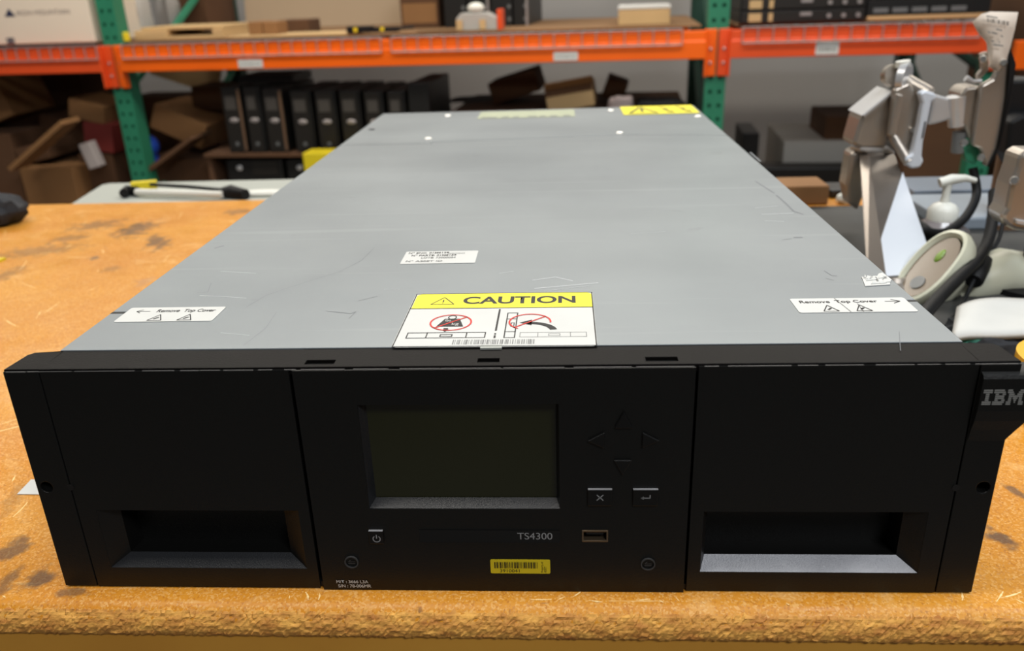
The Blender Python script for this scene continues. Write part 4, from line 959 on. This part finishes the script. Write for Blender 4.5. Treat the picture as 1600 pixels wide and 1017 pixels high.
m_ = MB(); m_.prism([(pa.x,pa.y,.0002),(pb.x,pb.y,.0002),(pb.x+.03,pb.y-.002,.0002),(pa.x+.05,pa.y-.001,.0002)], (0,0,.0004)); tag(m_.build('paper_scrap', PAPER), 'small white paper scrap sticking out left of the black front', 'paper')
p = PZ(-6,408,0); m_ = MB(); m_.box((p.x-.02,p.y-.006,.0002),(p.x+.009,p.y+.006,.003)); tag(m_.build('yellow_clip', YEL2), 'bit of yellow plastic at the left edge of the workbench', 'clip')

# ------------------------------------------------------------------ things on the bench, right
def Q(px, py, Y): return PY(px, py, Y)
def pieces(name, pts, Y, thick, mm, parent, bevel=.002, shift=0):
    """outline at its own distance Y with real thickness going back"""
    m_ = MB(); m_.prism([Q(x, y, Y)+Vector((0,shift,0)) for x, y in pts], (0, thick, 0)); o = m_.build(name, mm, parent, bevel=bevel)
    o.location = -parent.location; return o
def ptube(name, pts, r, mm, parent, n=14):
    m_ = MB(); m_.tube(pts, r, n); o = m_.build(name, mm, parent, smooth=True); o.location = -parent.location; return o
base = Q(1405,462,.46)
ARM = empty('monitor_stand', (base.x, base.y, 0), 'silver articulated monitor arm with a tilt head, no screen, right of the tape library', 'monitor arm')
# foot under the link
m_ = MB(); m_.lathe([(.030,0.0005),(.030,.006),(.02,.010),(.018,.014)],28); f_ = m_.build('foot', SIL, ARM, smooth=True); f_.location = (-.008,.004,.0)
# lower link: tapered four-sided beam
def sq(c, wx, wy): return [c+Vector((-wx,-wy,0)), c+Vector((wx,-wy,0)), c+Vector((wx,wy,0)), c+Vector((-wx,wy,0))]
top = Q(1371,240,.66); bot = Q(1398,452,.46)+Vector((.008,0,-.0)); bot.z = max(bot.z, .012)
bq = [bot+Vector((-.038,0,0)), bot+Vector((-.024,-.016,0)), bot+Vector((.030,-.004,0)), bot+Vector((.008,.022,0))]; tq = [top+Vector((-.022,0,0)), top+Vector((-.015,-.016,0)), top+Vector((.020,-.004,0)), top+Vector((.008,.022,0))]
m_ = MB(); m_.hexa(bq, tq)
o_ = m_.build('lower_link', mat('link_metal',(128,120,112),.28,.7), ARM, bevel=.002); o_.location = -ARM.location
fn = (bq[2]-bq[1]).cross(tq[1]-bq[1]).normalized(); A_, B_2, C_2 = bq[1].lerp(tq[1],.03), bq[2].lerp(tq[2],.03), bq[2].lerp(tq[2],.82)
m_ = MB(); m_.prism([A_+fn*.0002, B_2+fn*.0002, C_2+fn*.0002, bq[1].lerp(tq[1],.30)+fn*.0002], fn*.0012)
o_ = m_.build('link_reflection', SILW, ARM); o_.location = -ARM.location  # no real panel: slanted white reflection shaped as a thin plate
pieces('link_cover', [(1345,232),(1360,240),(1352,300),(1341,330),(1327,318),(1322,290),(1330,240)], .66, .03, SIL, ARM, .004)
m_ = MB(); m_.tube([Q(1333,228,.665), Q(1345,231,.655), Q(1384,234,.655), Q(1392,240,.665)], .0045, 10); o_ = m_.build('link_collar', SILB, ARM, smooth=True); o_.location = -ARM.location
pieces('elbow', [(1333,226),(1346,182),(1394,143),(1411,147),(1402,190),(1388,215),(1385,232),(1345,233)], .65, .045, SIL, ARM, .004)
pieces('elbow_cap', [(1346,181),(1394,142),(1399,144),(1352,182)], .646, .05, SILB, ARM, .001)
ptube('pivot_ring', [Q(1392,118,.668), Q(1400,117,.655)], .0125, SIL, ARM, 20)
ptube('pivot_ring', [Q(1407,121,.650), Q(1418,122,.645)], .0165, SILB, ARM, 24)
ptube('pivot_rod', [Q(1405,120,.66), Q(1452,147,.628)], .0080, SIL, ARM, 18)
ptube('pivot_knob', [Q(1411,114,.65), Q(1411,104,.65)], .004, SIL, ARM, 18)
ptube('knob_cap', [Q(1411,104,.65), Q(1411,95,.65)], [.0082,.0078], PLW, ARM, 18)
pieces('mounting_plate', [(1398,140),(1420,130),(1450,160),(1432,240),(1424,262),(1400,226),(1390,214)], .635, .012, SIL, ARM, .002)
pieces('plate_rib', [(1402,146),(1413,148),(1400,212),(1389,212)], .628, .010, SIL, ARM, .002)
pieces('plate_flange', [(1437,146),(1446,141),(1462,146),(1464,154),(1456,160),(1452,180),(1443,222),(1441,244),(1444,252),(1438,262),(1424,264),(1414,256),(1415,246),(1426,240),(1436,196),(1442,162)], .618, .012, SILW, ARM, .0025)
pieces('plate_slot', [(1445,190),(1447,190),(1442,216),(1440,216)], .6172, .002, DARK, ARM, 0)
ptube('plate_bottom_rail', [Q(1396,214,.64), Q(1420,254,.622)], .006, SIL, ARM)
ptube('plate_screw', [Q(1427,203,.634), Q(1427,203,.630)], .003, SCREW, ARM)
pieces('head_bracket', [(1458,146),(1486,154),(1502,148),(1505,180),(1488,186),(1462,194),(1450,196),(1456,165)], .625, .012, SILB, ARM, .003)
ptube('head_joint', [Q(1494,150,.63), Q(1496,196,.63)], [.012,.010], SILB, ARM, 18)
pieces('tilt_head', [(1502,146),(1512,136),(1534,134),(1518,228),(1508,200),(1498,192)], .62, .035, SIL, ARM, .003)
pieces('tilt_plate', [(1534,134),(1552,124),(1574,86),(1578,90),(1574,150),(1560,228),(1543,262),(1532,232),(1520,228)], .61, .010, SIL, ARM, .002)
pieces('tilt_plate_back', [(1580,76),(1588,100),(1580,160),(1560,236),(1546,262),(1562,226),(1574,150)], .605, .02, RUB, ARM, .002)
pieces('head_ear', [(1532,84),(1544,80),(1546,110),(1528,128),(1526,118),(1534,108)], .618, .006, SIL, ARM, .0015)
for x, y in ((1536,92),(1568,98),(1507,223),(1533,246)):
    ptube('screw', [Q(x,y,.606), Q(x,y,.600)], [.0042,.003], SCREW, ARM)
ptube('clamp_lever', [Q(1509,122,.615), Q(1520,128,.615), Q(1533,127,.615)], [.0036,.0025,.0025], SILB, ARM)
ptube('lower_bracket', [Q(1500,206,.63), Q(1497,238,.63)], .008, GREYP, ARM)
pieces('cable_strap', [(1503,225),(1512,214),(1532,218),(1534,240),(1524,258),(1510,252)], .622, .010, GREEN, ARM, .002)
# paper tag
TG = empty('paper_tag', tuple(Q(1545,125,.60)), 'creased white barcode tag tucked in the silver tilt head', 'tag')
m_ = MB(); grid = [[(1519,34),(1527,50),(1541,66),(1545,100),(1544,104)],[(1534,22),(1543,38),(1552,60),(1552,82),(1549,107)],[(1548,18),(1558,40),(1564,62),(1561,85),(1554,110)],[(1591,19),(1586,45),(1579,72),(1572,95),(1560,112)]]
vs = []; fs = []
for i, col in enumerate(grid):
    for j, (x, y) in enumerate(col): vs.append(Q(x, y, .602 + (.006 if i == 0 else (0 if i == 3 else .002))))
for i in range(3):
    for j in range(4): a = i*5+j; fs.append((a, a+1, a+6, a+5))
m_.add(vs, fs); o_ = m_.build('paper', TAGP, TG, weld=False, smooth=True); o_.location = -TG.location; md = o_.modifiers.new('s','SOLIDIFY'); md.thickness = .0004
def tagpt(u, v, Y=.5995):
    # bilinear on the face: u across 0..1 from left (col 1) to right, v down 0..1
    x = (1541+(1586-1541)*u)*(1-v)+(1550+(1566-1550)*u)*v; y = 24+(106-24)*v+ 6*u*(1-v)*.5; return Q(x, y, Y)
m_ = MB(); rn = random.Random(7)
for k in range(13):
    u = .02+k*.066
    w_ = rn.choice((.018,.03,.045)); m_.add([tagpt(u,.05+.05*u),tagpt(u+w_,.05+.05*u),tagpt(u+w_,.13+.05*u),tagpt(u,.13+.05*u)], [(0,3,2,1)])
o_ = m_.build('barcode', mat('tag_ink',(44,38,36),.8), TG); o_.location = -TG.location
m_ = MB()
for u, v, w_ in ((.0,.0,.4),(.35,.24,.25),(.0,.30,.10),(.15,.31,.25),(.55,.36,.12),(.1,.46,.16),(.5,.48,.06),(.2,.54,.55)): m_.add([tagpt(u,v),tagpt(u+w_,v+.02),tagpt(u+w_,v+.045),tagpt(u,v+.025)], [(0,3,2,1)])
o_ = m_.build('tag_print', GREYINK, TG); o_.location = -TG.location

# pole and near mount at the right border
pl_ = Q(1555,330,.70)
POLE = empty('stand_pole', (pl_.x, pl_.y, 0), 'bronze-brown stand pole behind the silver tilt head', 'pole')
ptube('tube', [Vector((pl_.x,pl_.y,.0)), Vector((pl_.x,pl_.y,.135))], .010, BRONZE, POLE)
m_ = MB(); m_.lathe([(.045,0),(.045,.006),(.014,.012)],24); m_.build('foot', BRONZE, POLE, smooth=True)
m_ = MB(); m_.box((-.018,-.014,.128),(.018,.03,.175)); m_.build('clamp', RUB, POLE, bevel=.004)
nm = Q(1588,330,.42)
NM = empty('monitor_mount', (nm.x+.03, nm.y+.02, 0), 'beige-grey curved screen mount cut off by the right border', 'monitor mount')
pieces('curved_arm', [(1606,236),(1594,242),(1590,262),(1580,290),(1573,325),(1566,336),(1566,346),(1574,354),(1586,360),(1600,362),(1640,366),(1640,236)], .42, .03, SIL, NM, .004)
ptube('screw', [Q(1585,282,.4195), Q(1585,282,.414)], [.0042,.003], SCREW, NM)
pieces('lower_rail', [(1589,343),(1640,352),(1640,362),(1588,350)], .416, .004, SILB, NM, .001)
m_ = MB(); m_.tube([Vector((nm.x+.045,nm.y+.03,0)), Vector((nm.x+.045,nm.y+.03,.06))], .012, 14); m_.lathe([(.04,0),(.04,.006)],20,Matrix.Translation((nm.x+.045,nm.y+.03,0))); o_ = m_.build('post', RUB, NM, smooth=True); o_.location = -NM.location
pieces('dark_bracket', [(1598,180),(1578,190),(1572,240),(1582,262),(1640,262),(1640,180)], .66, .03, RUB, NM, .004, 0)

# cables
def curve(pts, n=8):
    P = [Vector(p) for p in pts]; out = []
    for i in range(len(P)-1):
        p0 = P[max(i-1,0)]; p1 = P[i]; p2 = P[i+1]; p3 = P[min(i+2,len(P)-1)]
        for k in range(n):
            t = k/n; out.append(.5*((2*p1)+(-p0+p2)*t+(2*p0-5*p1+4*p2-p3)*t*t+(-p0+3*p1-3*p2+p3)*t**3))
    out.append(P[-1]); return out
def cable(name, pts, r, label, mm=RUB, cat='cable', parent=None):
    m_ = MB(); m_.tube(curve(pts), r, 10); o = m_.build(name, mm, parent, smooth=True)
    if label: tag(o, label, cat)
    return o
cable('black_cable', [Q(1520,262,.63),Q(1526,300,.62),Q(1518,325,.60),Q(1500,348,.58),Q(1472,364,.56),Q(1440,360,.55),Q(1405,352,.56)], .0050, 'thick black cable curving from the tilt head to the arm foot')
cable('black_cable', [Q(1410,348,.60),Q(1432,352,.58),Q(1447,366,.56),Q(1430,378,.56),Q(1408,372,.58)], .0075, 'coiled black cable lying behind the silver arm link')
c2 = [Q(1553,300,.58),Q(1552,330,.55),Q(1545,372,.50),Q(1528,405,.44),Q(1500,432,.40),Q(1470,462,.36),Q(1452,482,.33),Q(1438,500,.31)]
VC = empty('video_cable', tuple(c2[0]), 'thick black video cable with a dark blue plug running down to the bench', 'cable')
def into(o, par): o.parent = par; o.location = -par.location; return o
into(cable('lead', c2, .0058, None), VC)
m_ = MB(); m_.hexa([Q(1545,345,.555),Q(1566,345,.555),Q(1566,345,.575),Q(1545,345,.575)],[Q(1545,300,.575),Q(1568,306,.575),Q(1568,306,.595),Q(1545,300,.595)]); into(m_.build('plug', RUB, None, bevel=.003), VC)
m_ = MB(); m_.hexa([Q(1548,320,.563),Q(1566,324,.563),Q(1566,324,.575),Q(1548,320,.575)],[Q(1549,301,.572),Q(1566,306,.572),Q(1566,306,.580),Q(1549,301,.580)]); into(m_.build('blue_shell', BLUEP, None, bevel=.002), VC)
c3 = [Q(1570,330,.545),Q(1562,370,.51),Q(1546,398,.49),Q(1536,412,.46),Q(1522,437,.42),Q(1510,462,.40),Q(1497,486,.37),Q(1484,502,.345)]
UC = empty('ferrite_cable', tuple(c3[0]), 'thin black cable with a fat ferrite block in front of the scanner', 'cable')
into(cable('lead', c3, .0020, None), UC)
m_ = MB(); f0, f1 = Q(1538,407,.455), Q(1521,440,.42); m_.tube([f0, f0.lerp(f1,.06), f0.lerp(f1,.94), f1], [.007,.0085,.0085,.007], 14); into(m_.build('ferrite_block', RUB, None, smooth=True), UC)

# barcode scanner
hc = Q(1460,424,.44)
SCN = empty('barcode_scanner', (hc.x+.06, hc.y+.02, 0), 'cream handheld barcode scanner lying on its side right of the silver arm', 'barcode scanner')
# head frame: long axis tilted up to the right, facing left-forward
ax = (RT*.64+UP*.77).normalized(); nrm = FW*-.42 + (RT*-.77+UP*.64)*.9; nrm = (nrm-ax*nrm.dot(ax)).normalized(); sd = ax.cross(nrm)
Mh = Matrix(((ax.x,sd.x,nrm.x,0),(ax.y,sd.y,nrm.y,0),(ax.z,sd.z,nrm.z,0),(0,0,0,1))); Mh.translation = hc
m_ = MB()
prof = [(-.030,.55),(-.020,.80),(-.006,.98),(.004,1.0),(.010,.95),(.011,.86),(.006,.80)]
vs = []; fs = []; n = 36
for (h_, k_) in prof:
    for j in range(n):
        a_ = 2*pi*j/n; vs.append(Mh @ Vector((.047*k_*math.copysign(abs(cos(a_))**.85,cos(a_)), .027*k_*math.copysign(abs(sin(a_))**.85,sin(a_)), h_)))
for i in range(len(prof)-1):
    for j in range(n): a_ = i*n+j; b_ = i*n+(j+1)%n; fs.append((a_,b_,b_+n,a_+n))
fs.append(tuple(reversed(range(n)))); m_.add(vs, fs)
into(m_.build('head', SCANW, None, smooth=True), SCN)
m_ = MB(); vs = [Mh @ Vector((.0370*cos(2*pi*j/n), .0205*sin(2*pi*j/n), .0062)) for j in range(n)]; m_.add(vs, [tuple(range(n))]); o_ = into(m_.build('scan_window', SCANG, None), SCN); o_.modifiers.new('s','SOLIDIFY').thickness = .001
m_ = MB(); m_.tube([Mh @ Vector((-.020,0,.0062)), Mh @ Vector((-.020,0,.0085))], .0075, 16); into(m_.build('lens', GREYP, None, smooth=True), SCN)
m_ = MB(); m_.ball((0,0,0),(.008,.004,.002),12); m_.v = [tuple(Mh @ (Vector(v)+Vector((.014,0,.0075)))) for v in m_.v]; into(m_.build('aim_light', mat('green_lens',(120,150,60),.15), None, smooth=True), SCN)
m_ = MB(); bp0 = hc - nrm*.032; B2 = Q(1560,428,.46); B3 = Q(1660,440,.47)
m_.tube([bp0, bp0.lerp(B2,.25), bp0.lerp(B2,.7), B2, B3], [.016,.022,.024,.026,.024], 24); into(m_.build('handle', SCANW, None, smooth=True), SCN)
m_ = MB(); st_ = hc+ax*-.02 - nrm*.03; m_.tube([Vector((hc.x+.034,hc.y+.035,.001)), Vector((hc.x+.034,hc.y+.035,.006)), Vector((hc.x+.034,hc.y+.03,max(hc.z-.02,.012)))], [.03,.02,.012], 20); into(m_.build('cradle', SCANW, None, smooth=True), SCN)

# soap pump bottle
sbp = Q(1470,352,.60); SB = empty('pump_bottle', (sbp.x, sbp.y, 0), 'clear soap bottle with a white pump, behind the barcode scanner', 'bottle')
z1_ = Q(1470,362,.60).z
m_ = MB(); m_.lathe([(.030,0.0005),(.031,.01),(.031,max(z1_-.02,.02)),(.018,max(z1_-.006,.03)),(.014,max(z1_,.035))],28); m_.build('bottle_body', MILKY, SB, smooth=True)
m_ = MB(); zc0 = max(z1_,.035); m_.lathe([(.0165,zc0-.004),(.0165,zc0+.008),(.012,zc0+.014),(.0055,zc0+.017),(.0042,zc0+.024),(.0050,zc0+.040)],24)
m_.build('pump_collar', PLW, SB, smooth=True)
m_ = MB(); zz = zc0+.043; m_.tube([(-.009,0,zz-.004),(.004,0,zz),(.018,0,zz+.001),(.030,0,zz-.002)],[.0055,.006,.0042,.003],14); m_.build('pump_spout', PLW, SB, smooth=True)

# grey cases behind the bottle
m_ = MB(); a_ = PZ(1396,345,.0); m_.box((.50,.66,.0005),(.95,.785,.0165)); tag(m_.build('grey_case', mat('blue_grey_case',(140,150,160),.45), bevel=.003), 'light blue-grey flat case lying behind the soap bottle', 'case')
m_ = MB(); m_.box((.52,.80,.0005),(.97,.885,.018)); tag(m_.build('grey_case', mat('slate_case',(108,118,130),.4), bevel=.003), 'darker slate-grey flat case behind the light blue-grey one', 'case')
# small tan carton just behind the right edge of the library
p0, p1 = Q(1225,352,.80), Q(1297,290,.80)
m_ = MB(); m_.box((p0.x-.05,.80,.0005),(p1.x,.86,p1.z)); tag(m_.build('small_carton', CARD, bevel=.002), 'small tan cardboard box standing right of the tape library', 'cardboard box')
p0, p1 = Q(1304,350,.80), Q(1345,318,.80)
m_ = MB(); m_.box((p0.x,.835,.0005),(p1.x+.10,.885,Q(1320,296,.835).z)); tag(m_.build('black_box', PCB, bevel=.003), 'low black box right of the small tan cardboard box', 'box')
lump('tissue', (Q(1318,346,.80).x,.805,.0005), (.011,.008,.008), PLW, 'small crumpled white tissue in front of the low black box', 'tissue', 12)
lump('black_pouch', (.455,.60,.0005), (.030,.030,.014), CLOTH, 'black fabric pouch lying behind the silver arm link', 'pouch', 15)
# grey mat edge
m_ = MB(); m_.prism([(.275,.20,.0002),(.80,.21,.0002),(.80,.795,.0002),(.30,.79,.0002)], (0,0,.0003)); tag(m_.build('dark_mat', mat('mat_grey',(62,62,60),.7,0,20,.1)), 'thin dark grey mat spread on the bench right of the tape library', 'mat')

# white paper pad
pp = [PZ(1497,466,.03),PZ(1640,460,.03),PZ(1640,512,.03),PZ(1490,508,.03)]
m_ = MB(); nx, ny = 16, 8; vs = []; fs = []
for i in range(nx+1):
    for j in range(ny+1):
        u, v = i/nx, j/ny; a_ = pp[0].lerp(pp[1],u); b_ = pp[3].lerp(pp[2],u); q = a_.lerp(b_,v)
        z = .028+.0015*sin(5*u+3*v)-(.004*(v**6))-.006*((1-u)**8); vs.append((q.x,q.y,z))
for i in range(nx):
    for j in range(ny): k = i*(ny+1)+j; fs.append((k,k+1,k+ny+2,k+ny+1))
m_.add(vs, fs); o_ = m_.build('paper_pad', PAPER, smooth=True, weld=False); md = o_.modifiers.new('s','SOLIDIFY'); md.thickness = .005; tag(o_, 'white folded paper pad lying in front of the barcode scanner', 'paper pad')
x0, x1 = min(p.x for p in pp), max(p.x for p in pp); yy0, yy1 = min(p.y for p in pp), max(p.y for p in pp)
lump('black_bag', ((x0+x1)/2+.01, (yy0+yy1)/2+.004, .0005), ((x1-x0)/2+.004, (yy1-yy0)/2-.004, .0105), CLOTH, 'dark crumpled bag lying under the white paper pad', 'bag', 31)
p = PZ(1520,528,.015); lump('teal_cloth', (p.x,p.y,.0005), (.018,.012,.009), TEAL, 'teal cloth scrap poking out below the white paper pad', 'cloth', 17, -.6)
p = PZ(1556,532,.015); lump('black_glove', (p.x+.004,p.y,.0005), (.028,.014,.010), CLOTH, 'dark glove between the teal scrap and the amber tape roll', 'glove', 18, .2)
p = PZ(1508,533,.01); lump('black_strap', (p.x-.006,p.y+.003,.0005), (.02,.010,.007), RUB, 'black strap lying by the right top corner of the bezel', 'strap', 19, -.4)
# amber tape roll
tr = Q(1652,580,.20); TR = empty('tape_roll', (tr.x+.012, tr.y, 0), 'roll of amber packing tape at the right border beside the tape library', 'tape roll')
m_ = MB(); n = 40; R0, R1, hh = .038, .028, .040
def ringwall(m_, Ra, Rb, z0, z1):
    vs = []; fs = []
    for j in range(n):
        c, s = cos(2*pi*j/n), sin(2*pi*j/n); vs += [(Ra*c,Ra*s,z0),(Ra*c,Ra*s,z1),(Rb*c,Rb*s,z1),(Rb*c,Rb*s,z0)]
    for j in range(n):
        k = 4*j; q = 4*((j+1)%n)
        for a_ in range(4): b_ = (a_+1)%4; fs.append((k+a_,q+a_,q+b_,k+b_))
    m_.add(vs, [tuple(reversed(f)) for f in fs])
ringwall(m_, R0, R1+.002, .0005, hh); m_.build('tape', TAPE, TR, smooth=True)
m_ = MB(); ringwall(m_, R1+.002, R1, .0005, hh+.001); m_.build('core', CARD_L, TR, smooth=True)
# cable knot lower right of the badge
p = PZ(1600,665,0); cable('black_cable', [(p.x-.004,p.y+.028,.003),(p.x+.006,p.y+.008,.004),(p.x+.004,p.y-.008,.003),(p.x+.03,p.y-.012,.004),(p.x+.04,p.y+.02,.003),(p.x+.01,p.y+.03,.009),(p.x+.03,p.y+.0,.010)], .003, 'knotted black cable on the bench beside the right end of the bezel')
